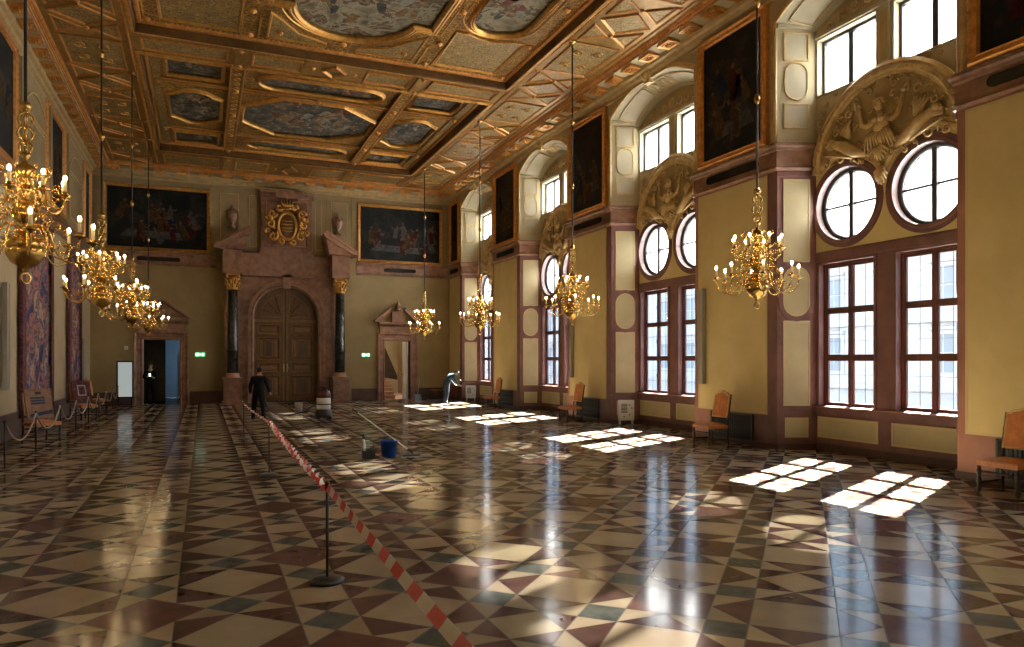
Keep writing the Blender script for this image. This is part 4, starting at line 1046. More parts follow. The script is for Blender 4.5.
m.box(X0, X1, YB+.45, YB+6, 4.4, 4.5, 0); m.box(X0, X1, YB+.4, YB+6, -.06, -.001, 1)
struct('wall_stairwell', m, ['beige', 'stair'])
m = MB()
for k in range(15): m.box(X0+.02, X0+.92, YB+.85+.28*k, YB+6, .148*k, .148*(k+1)-.012, 0); m.box(X0+.02, X0+.93, YB+.82+.28*k, YB+1.15+.28*k, .148*(k+1)-.03, .148*(k+1), 0)
st = m.build('staircase', ['stair'], None, org=(X0+.5, YB+.85, 0)); tag(st, 'stone staircase rising behind the right-hand doorway', 'staircase')
m = MB()
F = Fr((0, YB+.62, 0), (1, 0, 0), (0, 0, 1), (0, -1, 0))
m.plate(F, [(X0+.01, 2.7), (RD[0]+.05, 2.7), (RD[0]+.10, 2.35), (RD[0]+.70, .98), (RD[0]+.70, .80), (X0+.01, 1.0)], a0=-.06, a1=0)  # flat dark sheet added to give the dark triangle by the steps
o = m.build('dark_sheet', ['doordark'], None, org=(X0+.3, YB+.62, .95)); tag(o, 'flat dark sloping sheet across the left of the right-hand doorway', 'panel')
# open glazed door leaf edge-on
m = MB(); m.box(7.73, 7.79, YB+.06, YB+.30, 0.01, 2.42); m.box(7.71, 7.81, YB+.02, YB+.06, 0.01, 2.42)
dl = tag(m.build('door_3', ['white']), kind='structure')
m = MB(); m.tube([(7.72, YB+.15, 1.05), (7.66, YB+.15, 1.05), (7.66, YB+.25, 1.05)], .012, 6); m.build('door_handle', ['iron'], dl)
m = MB(); m.box(7.86, 7.90, YB+.02, YB+.06, 0.01, 2.42); m.box(7.90, 7.93, YB+.06, YB+.8, 0.01, 2.42)
struct('daylit_strip', m, ['white'])  # white strip at the jamb, daylight on the wall put into its colour

# urns in the stucco panels
for s in (-1, 1):
    x = PX+s*1.98
    m = MB()
    m.lathe([(0.16, 6.68), (0.16, 6.74), (0.05, 6.80), (0.05, 6.86), (0.15, 6.98), (0.20, 7.15), (0.17, 7.27), (0.09, 7.33), (0.12, 7.37), (0.08, 7.42), (0.03, 7.46), (0.03, 7.55), (0, 7.57)], 18, (x, YB-.10, 0))
    m.tube([(x-.18, YB-.1, 7.2), (x-.24, YB-.1, 7.3), (x-.14, YB-.1, 7.34)], .018, 5); m.tube([(x+.18, YB-.1, 7.2), (x+.24, YB-.1, 7.3), (x+.14, YB-.1, 7.34)], .018, 5)
    o = m.build('urn', ['marble'], None, org=(x, YB-.1, 6.68))
    tag(o, 'reddish stone urn in the stucco panel to the %s of the coat of arms' % ('left' if s < 0 else 'right'), 'urn', 'urns above the portal')
# exit signs
for x, l in ((-0.10, 'left'), (6.13, 'right')):
    root = thing('exit_sign', 'small lit green exit sign on the back wall to the %s of the portal' % l, 'sign', (x, YB-.02, 1.85), 'exit signs')
    m = MB(); m.fbox(FB, x-.17, x+.17, 1.78, 1.93, 0, .035); m.build('housing', ['exitgreen'], root)
    g = MB(); F = Fr((x, YB-.036, 1.855), (1, 0, 0), (0, 0, 1), (0, -1, 0))
    g.fbox(F, -.15, -.04, -.055, .055, 0, .003); g.fbox(F, .07, .13, -.055, .055, 0, .003)
    g.plate(F, [(-.03, .0), (.02, .035), (.02, .012), (.055, .012), (.055, -.012), (.02, -.012), (.02, -.035)], a0=0, a1=.003)
    g.build('pictogram', ['exitwhite'], root)

# ------------------------------------------------------------------ left wall and front wall
m = MB()
m.box(XL-.4, XL, YF-.1, YB, 0, 8.75, 0)
m.fbox(FL, YF, YB, 0, .50, 0, .02, 1); m.fbox(FL, YF, YB, .50, .54, 0, .035, 1)
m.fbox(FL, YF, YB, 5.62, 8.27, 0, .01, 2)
for c in BAYS[1:]:
    m.fbox(FL, c-HP, c+HP, 5.64, 8.27, .01, .05, 2)
    for a in (c-HP+.16, c+HP-.16): m.fbox(FL, a-.14, a+.14, 5.64, 8.25, .05, .10, 2)
    m.ring(FL, rect(c-1.2, c+1.2, 5.9, 7.2), [(0, .05), (0, .075), (.03, .075), (.03, .05)], m=3)
    fa = far_arc(c, 1.2, 7.45, .45, 12)
    m.ring(FL, [(c-1.2, 7.3)]+fa+[(c+1.2, 7.3)], [(0, .05), (0, .08), (.04, .08), (.04, .05)], m=3)
struct('wall_left', m, ['beige', 'mauve_dark', 'cream_b', 'gold_y'])
m = MB(); m.box(XL-.4, 10.60, YF-.3, YF, 0, 8.75)
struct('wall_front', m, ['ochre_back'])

# ------------------------------------------------------------------ framed paintings
def framed(F, a, b, z0, z1, w, label, fm='gold_r', org=None):
    c = F((a+b)/2, z0, 0.0)
    root = thing('framed_painting', label, 'painting', c, 'large oil paintings high on the walls')
    m = MB()
    m.ring(F, rect(a, b, z0, z1), [(0, 0.0), (0, 0.08), (w*.25, 0.12), (w*.45, 0.09), (w*.75, 0.08), (w*.85, 0.095), (w, 0.05), (w, 0.01)])
    n = int((z1-z0)/.11)
    for i in range(n):
        for x in (a+w*.22, b-w*.22): m.ball((x, z0+(i+.5)*(z1-z0)/n, .11), .022, 0, 5, 4, F=F)
    m.build('frame', [fm], root)
    g = MB(); g.plate(F, rect(a+w*.9, b-w*.9, z0+w*.9, z1-w*.9), a0=0.01, a1=0.04)
    rd = random.Random(int(a*10)); wd, ht = b-a-2*w, z1-z0-2*w
    g.plate(F, [(a+w+wd*.12, z0+w+ht*.18), (a+w+wd*.75, z0+w+ht*.15), (a+w+wd*.72, z0+w+ht*.27), (a+w+wd*.2, z0+w+ht*.30)], a0=.036, a1=.0405, m=5)
    figures(g, F, [(a+w+.32+(wd-.64)*rd.random(), z0+w+.42+(ht*.62-.3)*rd.random()) for _ in range(int(6+wd*3.5))], .04, .62, int(b*10))
    g.build('canvas', ['oil', 'pf_flesh', 'pf_red', 'pf_blue', 'pf_ochre', 'pf_grey'], root)
lab = ['dark oil painting in a gilt frame, nearest the camera on the window side', 'dark upright oil painting on the second pier, behind the nearest window-side chandelier',
       'dark upright oil painting above the third pier on the window side', 'narrow-looking dark oil painting above the fourth pier on the window side',
       'dark oil painting in the far right corner next to the back wall']
for i in range(1, 6):
    a = BAYS[i]+HP; b = (BAYS[i+1]-HP) if i < 5 else YB
    framed(FR, a+.20, b-.20 if i < 5 else b-.28, 5.64, 8.28, .15, lab[i-1])
framed(FB, -3.30, 0.26, 5.64, 8.05, .13, 'wide dark oil painting above the left doorway on the back wall', 'gold')
framed(FB, 5.78, 9.38, 5.64, 8.05, .13, 'wide dark oil painting above the right doorway on the back wall', 'gold')
ll = ['large dark oil painting high on the tapestry wall, at the left edge of the photo', 'dark oil painting high on the tapestry wall, second from the left edge', 'dark oil painting high on the tapestry wall nearest the back wall']
for (a, b), l in zip(((13.6, 18.2), (21.4, 24.0), (27.6, 29.2)), ll): framed(FL, a, b, 5.66, 8.25, .15, l)
# inscription plaques on the stone band
def plaque(F, a, b, label):
    m = MB(); z = 5.36; h = .075
    m.plate(F, arc(b, z, h, -pi/2, pi/2, 8)+arc(a, z, h, pi/2, 1.5*pi, 8), a0=.03, a1=.055)
    m.ring(F, arc(b, z, h, -pi/2, pi/2, 8)+arc(a, z, h, pi/2, 1.5*pi, 8), [(0, .03), (0, .062), (.012, .062), (.012, .055)])
    o = m.build('plaque', ['plaque'], None, org=F((a+b)/2, z, .03)); tag(o, label, 'plaque', 'black inscription plaques under the paintings')
pl = ['long black plaque on the red stone band at the right edge of the photo', 'long black plaque on the red stone band beside the nearest window-side chandelier rod', 'long black plaque on the stone band of the third pier',
      'black plaque on the stone band of the fourth pier', 'black plaque on the stone band in the far right corner']
for i in range(1, 6):
    a = BAYS[i]+HP; b = (BAYS[i+1]-HP) if i < 5 else YB
    plaque(FR, a+.52, b-.52, pl[i-1]) if i < 5 else plaque(FR, a+.5, b-.4, pl[4])
plaque(FB, -2.15, -0.85, 'long black plaque under the painting over the left doorway'); plaque(FB, 6.95, 8.15, 'long black plaque under the painting over the right doorway')

# ------------------------------------------------------------------ chandeliers (origin: the hook in the ceiling)
def make_chandelier():
    root = thing('chandelier', 'x', 'chandelier', (0, 0, 0), world=False)
    H = -ZC
    m = MB(); m.tube([(0, 0, -0.02), (0, 0, H+4.15)], 0.016, 6); m.build('hanging_rod', ['iron'], root)
    m = MB(); m.lathe([(0, -0.01), (0.09, -0.02), (0.07, -0.05), (0.03, -0.07), (0.0, -0.1)], 12); m.build('ceiling_rose', ['brass'], root)
    for z in (H+5.48, H+6.9):
        m = MB(); m.lathe([(0.0, z+.10), (0.03, z+.06), (0.05, z), (0.03, z-.05), (0, z-.09)], 10); m.build('rod_knob', ['brass'], root)
    m = MB()
    m.ball((0, 0, H+4.13), 0.055, 0, 12, 8)
    for z, r in ((H+4.00, .07), (H+3.87, .075), (H+3.73, .06)):
        for k in range(3):
            a = k*pi/3; m.tube([(r*cos(t)*cos(a), r*cos(t)*sin(a), z+r*sin(t)) for t in [i*pi/6 for i in range(12)]], .009, 5, closed=True)
    m.lathe([(0, H+3.68), (.05, H+3.66), (.02, H+3.62), (.02, H+3.58), (.08, H+3.54), (.085, H+3.46), (.04, H+3.40), (.03, H+3.36), (.075, H+3.33), (.08, H+3.28), (.03, H+3.24),
             (.05, H+3.20), (.10, H+3.12), (.11, H+3.06), (.06, H+2.99), (.04, H+2.96), (.09, H+2.93), (.09, H+2.89), (.06, H+2.87)], 16)
    m.lathe([(.05, H+3.22), (.10, H+3.13), (.113, H+3.07), (.06, H+2.99)], 32, lob=10, amp=.08)
    m.build('stem', ['brass'], root)
    m = MB()
    m.lathe([(.06, H+2.88), (.11, H+2.86), (.155, H+2.80), (.17, H+2.74)], 40, lob=10, amp=.06)
    m.lathe([(.172, H+2.745), (.165, H+2.68), (.12, H+2.60), (.06, H+2.56), (.025, H+2.54), (.03, H+2.52), (0, H+2.50)], 28)
    m.tube([(.05*cos(t), 0, H+2.45+.05*sin(t)) for t in [i*pi/6 for i in range(12)]], .012, 6, closed=True)
    m.build('globe', ['brass'], root)
    def arm(tier):
        a = MB()
        if tier == 0:
            pts = [(.06, 0, 2.93), (.14, 0, 2.98), (.21, 0, 2.90), (.24, 0, 2.76), (.31, 0, 2.66), (.41, 0, 2.63), (.52, 0, 2.67), (.57, 0, 2.76), (.58, 0, 2.84)]; R, zp = .58, 2.84
            cur = [((.33, 2.78), .07, 1.2, 2.6), ((.17, 2.86), .05, -1.1, 0.5), ((.46, 2.74), .045, 1.1, 4), ((.24, 3.0), .06, 1.3, 4.4), ((.34, 2.92), .045, -1.2, 3.6), ((.13, 3.08), .05, 1.2, 5.5)]
        else:
            pts = [(.05, 0, 3.30), (.11, 0, 3.36), (.16, 0, 3.30), (.18, 0, 3.19), (.23, 0, 3.13), (.30, 0, 3.14), (.34, 0, 3.20), (.35, 0, 3.27)]; R, zp = .35, 3.27
            cur = [((.24, 3.23), .05, 1.2, 2.6), ((.13, 3.44), .06, 1.1, 4.5), ((.20, 3.06), .06, 1.2, 1), ((.15, 3.20), .035, -1.0, 1), ((.20, 3.52), .04, 1.2, 4.5), ((.28, 3.34), .04, -1.2, 3.5)]
        sm_ = []
        for i in range(len(pts)-1):
            p0, p1 = Vector(pts[max(0, i-1)]), Vector(pts[i]); p2, p3 = Vector(pts[i+1]), Vector(pts[min(len(pts)-1, i+2)])
            for t in (0, .5):
                sm_.append(.5*((2*p1)+(p2-p0)*t+(2*p0-5*p1+4*p2-p3)*t*t+(3*p1-p0-3*p2+p3)*t**3))
        sm_.append(Vector(pts[-1]))
        sm_ = [v+Vector((0, 0, H)) for v in sm_]
        a.tube(sm_, .0098, 6)
        for (c, r, t, a0) in cur:
            a.tube([Vector((c[0]+r*(1-.75*i/9)*cos(a0+t*2*pi*i/9), 0, H+c[1]+r*(1-.75*i/9)*sin(a0+t*2*pi*i/9))) for i in range(10)], .0065, 5)
        a.lathe([(0.01, H+zp-.03), (.02, H+zp-.01), (.055, H+zp), (.065, H+zp+.012), (.02, H+zp+.006), (.024, H+zp+.04), (.018, H+zp+.045)], 10, (R, 0, 0))
        ao = a.build('arm', ['brass'], root)
        c = MB(); c.lathe([(.017, H+zp+.03), (.016, H+zp+.15), (0, H+zp+.152)], 8, (R, 0, 0)); c.build('candle', ['candle'], ao)
        b = MB(); b.ball((R, 0, H+zp+.178), .0175, 0, 6, 4, (1, 1, 1.6)); b.build('bulb', ['bulb'], ao)
        return ao
    for tier, n, off in ((0, 8, 0.2), (1, 8, 0.55)):
        first = arm(tier)
        for k in range(n):
            o = first if k == 0 else copy_tree(first, root)
            o.rotation_euler = (0, 0, off+2*pi*k/n)
    return root
cp = make_chandelier()
CL = [(7.5, 8.4, 'brass chandelier hanging by the nearest paired windows, largest on the window side'), (7.5, 14.2, 'brass chandelier on the window side, second nearest, hanging in front of the third pier'),
      (7.5, 20.0, 'brass chandelier on the window side, third nearest, in front of the far window pier'), (7.5, 25.8, 'smallest brass chandelier, hanging beside the right-hand doorway'),
      (-1.6, 8.4, 'largest brass chandelier, cut off by the left edge of the photo'), (-1.6, 14.2, 'brass chandelier second from the left edge, in the overlapping row'),
      (-1.6, 20.0, 'brass chandelier third in the overlapping left row'), (-1.6, 25.8, 'smallest brass chandelier of the left row, in front of the left doorway')]
for i, (x, y, l) in enumerate(CL):
    o = cp if i == 0 else copy_tree(cp)
    o.location = (x, y, ZC); o.rotation_euler = (0, 0, 0.21*i); tag(o, l, 'chandelier', 'brass chandeliers with electric candles')

# ------------------------------------------------------------------ chairs (front faces +x locally)
def make_chair(lab):
    k = 1/S
    root = thing('high_back_chair', lab, 'chair', (0, 0, 0), 'leather chairs along the walls', world=False)
    w, dp, sh, bh = .27*k, .25*k, .47*k, 1.22*k
    for sx in (-1, 1):
        for sy in (-1, 1):
            m = MB()
            if sx > 0:
                pr = [(.018, 0), (.024, .02), (.034, .05), (.022, .09), (.02, .11), (.034, .15), (.028, .20), (.018, .23), (.030, .27), (.034, .31), (.02, .35), (.03, .38), (.03, sh-.04*k)]
                m.lathe([(r*k*1.1, z*k if z < .4 else z) for r, z in pr], 10, (sx*dp, sy*w, 0))
            else:
                m.tube([(-dp-.03*k, sy*w, 0), (-dp, sy*w, .2*k), (-dp, sy*w, sh), (-dp-.10*k, sy*w*.98, bh*.93)], [.022*k, .024*k, .024*k, .018*k], 6)
            m.build('leg', ['chairwood'], root)
    for (a, b) in (((dp, -w), (dp, w)), ((-dp, -w), (-dp, w)), ((-dp, -w), (dp, -w)), ((-dp, w), (dp, w))):
        m = MB(); z = .14*k if a[0] != b[0] else .30*k
        m.tube([(a[0]+(b[0]-a[0])*t, a[1]+(b[1]-a[1])*t, z) for t in (0, .25, .5, .75, 1)], [.014*k, .02*k, .014*k, .02*k, .014*k], 8)
        m.build('stretcher', ['chairwood'], root)
    m = MB()
    m.plate(W, rect(-dp-.01, dp+.03*k, -w-.02*k, w+.02*k), a0=sh-.085*k, a1=sh-.01*k, m=0)
    n = 8; vs = []; fs = []
    for i in range(n+1):
        for j in range(n+1):
            u, v = i/n*2-1, j/n*2-1
            vs.append((u*(dp+.01*k)+.01*k, v*(w+.02*k), sh-.01*k+.05*k*(1-u**4)*(1-v**4)))
    for i in range(n):
        for j in range(n): fs.append((i*(n+1)+j, (i+1)*(n+1)+j, (i+1)*(n+1)+j+1, i*(n+1)+j+1))
    m.add(vs, fs, 0, True)
    for i in range(10):
        for s in (-1, 1): m.ball((-dp+2*dp*i/9, s*(w+.022*k), sh-.03*k), .007*k, 1, 5, 3)
        m.ball((dp+.032*k, -w+2*w*i/9, sh-.03*k), .007*k, 1, 5, 3)
    m.build('seat', ['leather', 'gold_y'], root)
    m = MB()
    zb, zt = sh+.14*k, bh
    out = [(-w*.98, zb), (w*.98, zb), (w*.94, zt*.93), (w*.72, zt*.935), (w*.55, zt*.965), (w*.25, zt*.975), (0, zt), (-w*.25, zt*.975), (-w*.55, zt*.965), (-w*.72, zt*.935), (-w*.94, zt*.93)]
    sl = -.10*k/(bh*.93-sh)
    F = Fr((-dp+.0, 0, 0), (0, 1, 0), (sl, 0, 1), (1, 0, 0)); F.o = Vector((-dp-sl*sh, 0, 0))
    m.plate(F, out, a0=-.015*k, a1=.035*k)
    m.ring(F, out, [(0, .02*k), (.012*k, .045*k), (.03*k, .035*k)], m=1)
    m.build('backrest', ['leather', 'gold_y'], root)
    return root
ch = make_chair('x')
CH = [(9.15, 5.82, pi, 'orange leather high-backed chair at the right edge of the photo'), (9.08, 11.45, pi, 'orange leather high-backed chair against the pier left of the nearest window pair'),
      (9.08, 17.3, pi, 'orange leather high-backed chair against the third pier, beside a dark grille'), (9.08, 23.1, pi, 'orange leather high-backed chair farthest down the window side'),
      (-3.0, 17.2, radians(-50), 'leather chair behind the cord at the left wall, with a colourful board leaning on it'), (-3.05, 23.2, radians(-45), 'leather chair behind the cord at the left wall, near the second tapestry'),
      (-3.1, 26.2, radians(-20), 'dark chair at the left wall nearest the back wall')]
for i, (x, y, r, l) in enumerate(CH):
    o = ch if i == 0 else copy_tree(ch)
    o.location = (x, y, 0); o.rotation_euler = (0, 0, r); o['label'] = l
# boards leaning on the left chairs
for (x, y, l, bl) in ((-3.0, 17.2, 'orange and blue picture board leaning on the nearer left-hand chair', 1), (-3.05, 23.2, 'small patterned board leaning on the chair near the second tapestry', 0)):
    root = thing('leaning_board', l, 'board', (x, y, .44))
    dv = Vector((cos(radians(-50)), sin(radians(-50)), 0)); sv = Vector((-dv.y, dv.x, 0))
    F = Fr(Vector((x, y, .46))-dv*.02, sv, Vector((-dv.x*.25, -dv.y*.25, .97)), Vector((dv.x*.97, dv.y*.97, .25)))
    m = MB(); m.plate(F, rect(-.26, .26, 0, .62), a0=0, a1=.02); m.build('backing', ['board' if bl else 'tapborder'], root)
    m = MB()
    if bl:
        for q in range(3): m.fbox(F, -.16, .12, .30+.055*q, .34+.055*q, .02, .025)
        m.plate(F, [(-.2, .04), (.24, .10), (.24, .18), (-.2, .10)], a0=.02, a1=.025); m.fbox(F, -.05, .06, .50, .56, .02, .025)
    else: m.ring(F, rect(-.12, .12, .2, .5), [(0, .02), (0, .026), (.03, .026), (.03, .02)])
    m.build('printed_blocks', ['clothnavy' if bl else 'grey'], root)

# grilles set in the dado of the piers, heaters on the splayed sides
gl = ['at the right edge of the photo', 'behind the chair nearest the middle windows', 'in the third pier', 'in the fourth pier', ]
for i in range(1, 5):
    a, b = BAYS[i]+HP, BAYS[i+1]-HP; y0, y1 = a+.62, b-.55
    root = thing('radiator_grille', 'dark blue-green radiator grille in the pier base '+gl[i-1], 'grille', (XR, (y0+y1)/2, 0), 'radiator grilles')
    m = MB(); m.ring(FR, rect(y0, y1, .03, .61), [(0, 0), (0, .035), (.03, .035), (.03, .01)]); m.fbox(FR, y0, y1, .03, .61, 0, .008); m.build('grille_frame', ['grille'], root)
    m = MB(); n = 22
    for k in range(n): yy = y0+.04+(y1-y0-.08)*k/(n-1); m.fbox(FR, yy-.008, yy+.008, .06, .58, .008, .024)
    for z in (.2, .35, .5): m.fbox(FR, y0+.03, y1-.03, z-.006, z+.006, .02, .028)
    m.build('slats', ['grille'], root)
for c, l in ((14.48, 'white heater box on the splayed side of the second window bay'), (26.22, 'white heater box on the splayed side of the farthest window bay')):
    F, L = fr_splay(c, 1)
    root = thing('heater', l, 'heater', F(L/2, 0, 0), 'white heaters')
    m = MB(); m.fbox(F, .16, .56, .10, .62, .02, .16); m.fbox(F, .18, .22, 0, .1, .03, .14); m.fbox(F, .50, .54, 0, .1, .03, .14); m.build('case', ['white'], root)
    m = MB()
    for k in range(7): m.fbox(F, .22, .38, .30+.035*k, .318+.035*k, .16, .168)
    for (p, q) in ((.44, .5), (.5, .42), (.44, .25), (.3, .2)): m.ball((p, q, .16), .02, 0, 6, 4, F=F)
    m.build('vents', ['black'], root)
# tall narrow boards fixed on the walls
def tallboard(F, y, z0, z1, w, label, mt='boardgrey'):
    m = MB(); m.fbox(F, y-w/2, y+w/2, z0, z1, .02, .10, 0); m.fbox(F, y-w/2+.02, y+w/2-.02, z0+.05, z0+.12, 0, .02, 0); m.fbox(F, y-w/2+.02, y+w/2-.02, z1-.12, z1-.05, 0, .02, 0)
    m.ring(F, rect(y-w/2, y+w/2, z0, z1), [(0, .10), (0, .11), (.012, .11), (.012, .10)])
    o = m.build('wall_board', [mt], None, org=F(y, z0, 0)); tag(o, label, 'board', 'tall narrow boards on the piers')
tallboard(FR, 12.45, 1.15, 3.15, .16, 'tall narrow grey board on the second pier, behind the nearest window-side chandelier')
tallboard(FR, 18.30, 1.15, 2.75, .12, 'tall narrow board on the third pier, below the second window-side chandelier')
tallboard(FL, 17.35, 1.05, 3.20, .22, 'tall narrow pale board on the tapestry wall at the left edge of the photo')
tallboard(FL, 27.6, .95, 2.35, .5, 'tall narrow pale board on the tapestry wall beyond the tapestries')

# tapestries
def tapestry(y0, y1, label):
    root = thing('tapestry', label, 'tapestry', (XL+.03, (y0+y1)/2, .35), 'tapestries on the left wall')
    m = MB(); n = 24; vs = []; fs = []
    for i in range(n+1):
        y = y0+(y1-y0)*i/n; d = .07+.02*sin(i*1.7)
        vs += [(XL+d, y, .38), (XL+d-.02, y, 5.05)]
        if i: fs.append((2*i-2, 2*i, 2*i+1, 2*i-1))
    m.add(vs, fs, 0, True); m.build('woven_field', ['tapestry'], root)
    m = MB()
    m.ring(FL, rect(y0, y1, .38, 5.05), [(0, .03), (0, .11), (.35, .11), (.35, .09)]); m.build('border', ['tapborder'], root)
    m = MB(); m.tube([(XL+.09, y0-.1, 5.08), (XL+.09, y1+.1, 5.08)], .03, 8); m.build('hanging_pole', ['chairwood'], root)
tapestry(18.6, 22.2, 'dark red and blue figured tapestry, the nearer one on the left wall'); tapestry(24.6, 27.0, 'dark red and blue figured tapestry, the farther one on the left wall')

# cord barrier at the left wall
SY = [12.9, 15.1, 17.5, 19.5, 21.5, 23.4, 25.2, 27.0, 28.6]
wl = ['nearest the camera', 'second from the camera', 'just past the chair with the board', 'between the two chairs', 'before the chair near the second tapestry', 'after the chair near the second tapestry', 'third from the back wall', 'second from the back wall', 'nearest the back wall']
def make_post():
    root = thing('cord_post', 'x', 'barrier post', (0, 0, 0), 'posts of the cord barrier', world=False)
    m = MB(); m.lathe([(.10, 0), (.10, .012), (.03, .025), (0, .03)], 16); m.build('base', ['black'], root)
    m = MB(); m.tube([(0, 0, .02), (0, 0, .72)], .012, 8); m.ball((0, 0, .73), .022, 0, 8, 6); m.build('pole', ['iron'], root)
    return root
cpst = make_post(); posts = []
for i, y in enumerate(SY):
    o = cpst if i == 0 else copy_tree(cpst); o.location = (-2.72, y, 0); o['label'] = 'thin corded post at the left wall, '+wl[i]; posts.append(o)
for i in range(len(SY)-1):
    m = MB(); a, b = SY[i], SY[i+1]; po = posts[i]; po['_w'] = 1
    m.tube([(-2.72, a+(b-a)*t, .71-.36*(1-(2*t-1)**2)) for t in [k/12 for k in range(13)]], .016, 6)
    tag(m.build('cord', ['rope'], po), 'sagging cream cord')

# tape barrier down the middle
def stanchion(x, y, h, label):
    root = thing('stanchion', label, 'stanchion', (x, y, 0), 'stanchions of the tape barrier')
    m = MB(); m.lathe([(.125, 0), (.125, .02), (.10, .032), (.02, .04)], 28, (x, y, 0)); m.build('base', ['black'], root)
    m = MB(); m.tube([(x, y, .03), (x, y, h)], .011, 8); m.lathe([(.016, h-.05), (.018, h), (0, h+.01)], 10, (x, y, 0)); m.build('pole', ['iron'], root)
ST = [(.765, .15, .735), (.85, 5.50, .735), (.87, 10.9, .80), (.78, 16.0, .78)]
stanchion(*ST[1], 'slim black stanchion with round base, the nearest one in the middle of the floor')
stanchion(*ST[2], 'slim black stanchion, the second one along the striped tape')
stanchion(*ST[3], 'slim stanchion at the far end of the striped tape, near the person in black')
stanchion(*ST[0], 'slim black stanchion closest to the camera, holding the near end of the striped tape')
def tape(a, b, w, sag, twists, label, ph=0.0, nst=1):
    A, B = Vector((a[0], a[1], a[2]-.03)), Vector((b[0], b[1], b[2]-.03)); L = (B-A).length
    n = max(24, int(L/.04)); m = MB(); d = (B-A).normalized(); side = d.cross(Vector((0, 0, 1))).normalized(); up = Vector((0, 0, 1))
    vs, fs, ms = [], [], []
    for i in range(n+1):
        t = i/n; p = A.lerp(B, t)-Vector((0, 0, sag*4*t*(1-t)))
        an = ph+2*pi*twists*t+(.12*sin(t*9) if twists < 1 else 0); e = up*cos(an)+side*sin(an)
        th = side*cos(an)-up*sin(an)
        vs += [p+e*w/2+th*.001, p-e*w/2+th*.001, p-e*w/2-th*.001, p+e*w/2-th*.001]
    for i in range(n):
        k = int((i/n*L)/.155) % 2
        for q in range(4):
            r = (q+1) % 4; fs.append((4*i+q, 4*i+r, 4*i+4+r, 4*i+4+q)); ms.append(k)
    b0 = len(m.v); m.v += vs
    for f, k in zip(fs, ms): m.f.append(list(f)); m.m.append(k); m.s.append(False)
    o = m.build('barrier_tape', ['tapered', 'tapewhite'], None, org=A.lerp(B, .5)); tag(o, label, 'barrier tape', 'lengths of red and white tape')
tape(ST[1], ST[0], .055, .015, -.07, 'wide red and white striped tape running from the nearest stanchion off the bottom edge', -.35)
tape(ST[2], ST[1], .075, .03, 10.5, 'twisted red and white tape between the two middle stanchions')
tape(ST[3], ST[2], .05, .02, 3, 'twisted pinkish tape running to the farthest stanchion')

# ------------------------------------------------------------------ cleaning things
bx, by = 2.93, 12.25
root = thing('blue_bucket', 'blue plastic bucket on the floor in the middle of the hall', 'bucket', (bx, by, 0))
m = MB(); m.lathe([(.115, 0), (.12, .01), (.15, .26), (.158, .262), (.158, .28), (.148, .28), (.115, .02), (0, .015)], 28, (bx, by, 0)); m.build('body', ['blue'], root)
m = MB(); m.tube([(bx+.155*cos(t), by+.155*sin(t)*.9-.0, .26-.10*abs(sin(t))) for t in [pi+i*pi/12 for i in range(13)]], .004, 5); m.build('handle', ['iron'], root)
wx, wy = 2.56, 12.20
root = thing('mop_wringer', 'open black mop wringer frame standing left of the blue bucket', 'wringer', (wx, wy, 0))
m = MB(); m.box(wx-.10, wx+.10, wy-.08, wy+.08, 0.0, .02); m.box(wx-.10, wx+.10, wy-.085, wy-.075, .02, .13); m.box(wx-.10, wx+.10, wy+.075, wy+.085, .02, .13); m.box(wx-.105, wx-.095, wy-.08, wy+.08, .02, .16); m.box(wx+.095, wx+.105, wy-.08, wy+.08, .02, .16); m.build('tray', ['black'], root)
m = MB()
for s in (-1, 1): m.tube([(wx+s*.1, wy, .02), (wx+s*.1, wy, .27)], .008, 6)
m.tube([(wx-.1, wy, .15), (wx+.1, wy, .15)], .008, 6); m.build('frame', ['black'], root)
root = thing('spray_bottle', 'white spray bottle with dark purple cap, standing in the black wringer', 'bottle', (wx-.07, wy, .02))
m = MB(); m.lathe([(.035, .02), (.038, .03), (.038, .24), (.025, .29), (.013, .32)], 14, (wx-.07, wy+.03, 0)); m.build('body', ['white'], root)
m = MB(); m.lathe([(.016, .315), (.018, .36), (.01, .40), (0, .41)], 10, (wx-.07, wy+.03, 0)); m.tube([(wx-.07, wy+.03, .385), (wx-.12, wy+.03, .39)], .009, 6); m.build('cap', ['clothnavy'], root)
# mop leaning over the bucket rim
mh = Vector((3.32, 12.12, .05)); top = Vector((2.38, 12.55, .80))
root = thing('mop', 'long white-handled floor mop leaning over the blue bucket', 'mop', (3.32, 12.12, 0))
m = MB(); m.tube([mh, top], .011, 8); m.build('handle', ['white'], root)
m = MB(); dd = (top-mh).normalized(); m.tube([top-dd*.10, top+dd*.02], .014, 8); m.tube([mh, mh+dd*.12], .018, 8); m.build('grip', ['black'], root)
m = MB(); m.box(3.12, 3.42, 12.02, 12.16, .012, .035, 0); m.box(3.08, 3.62, 11.98, 12.22, 0.0, .014, 1); m.build('mop_head', ['black', 'grey'], root)
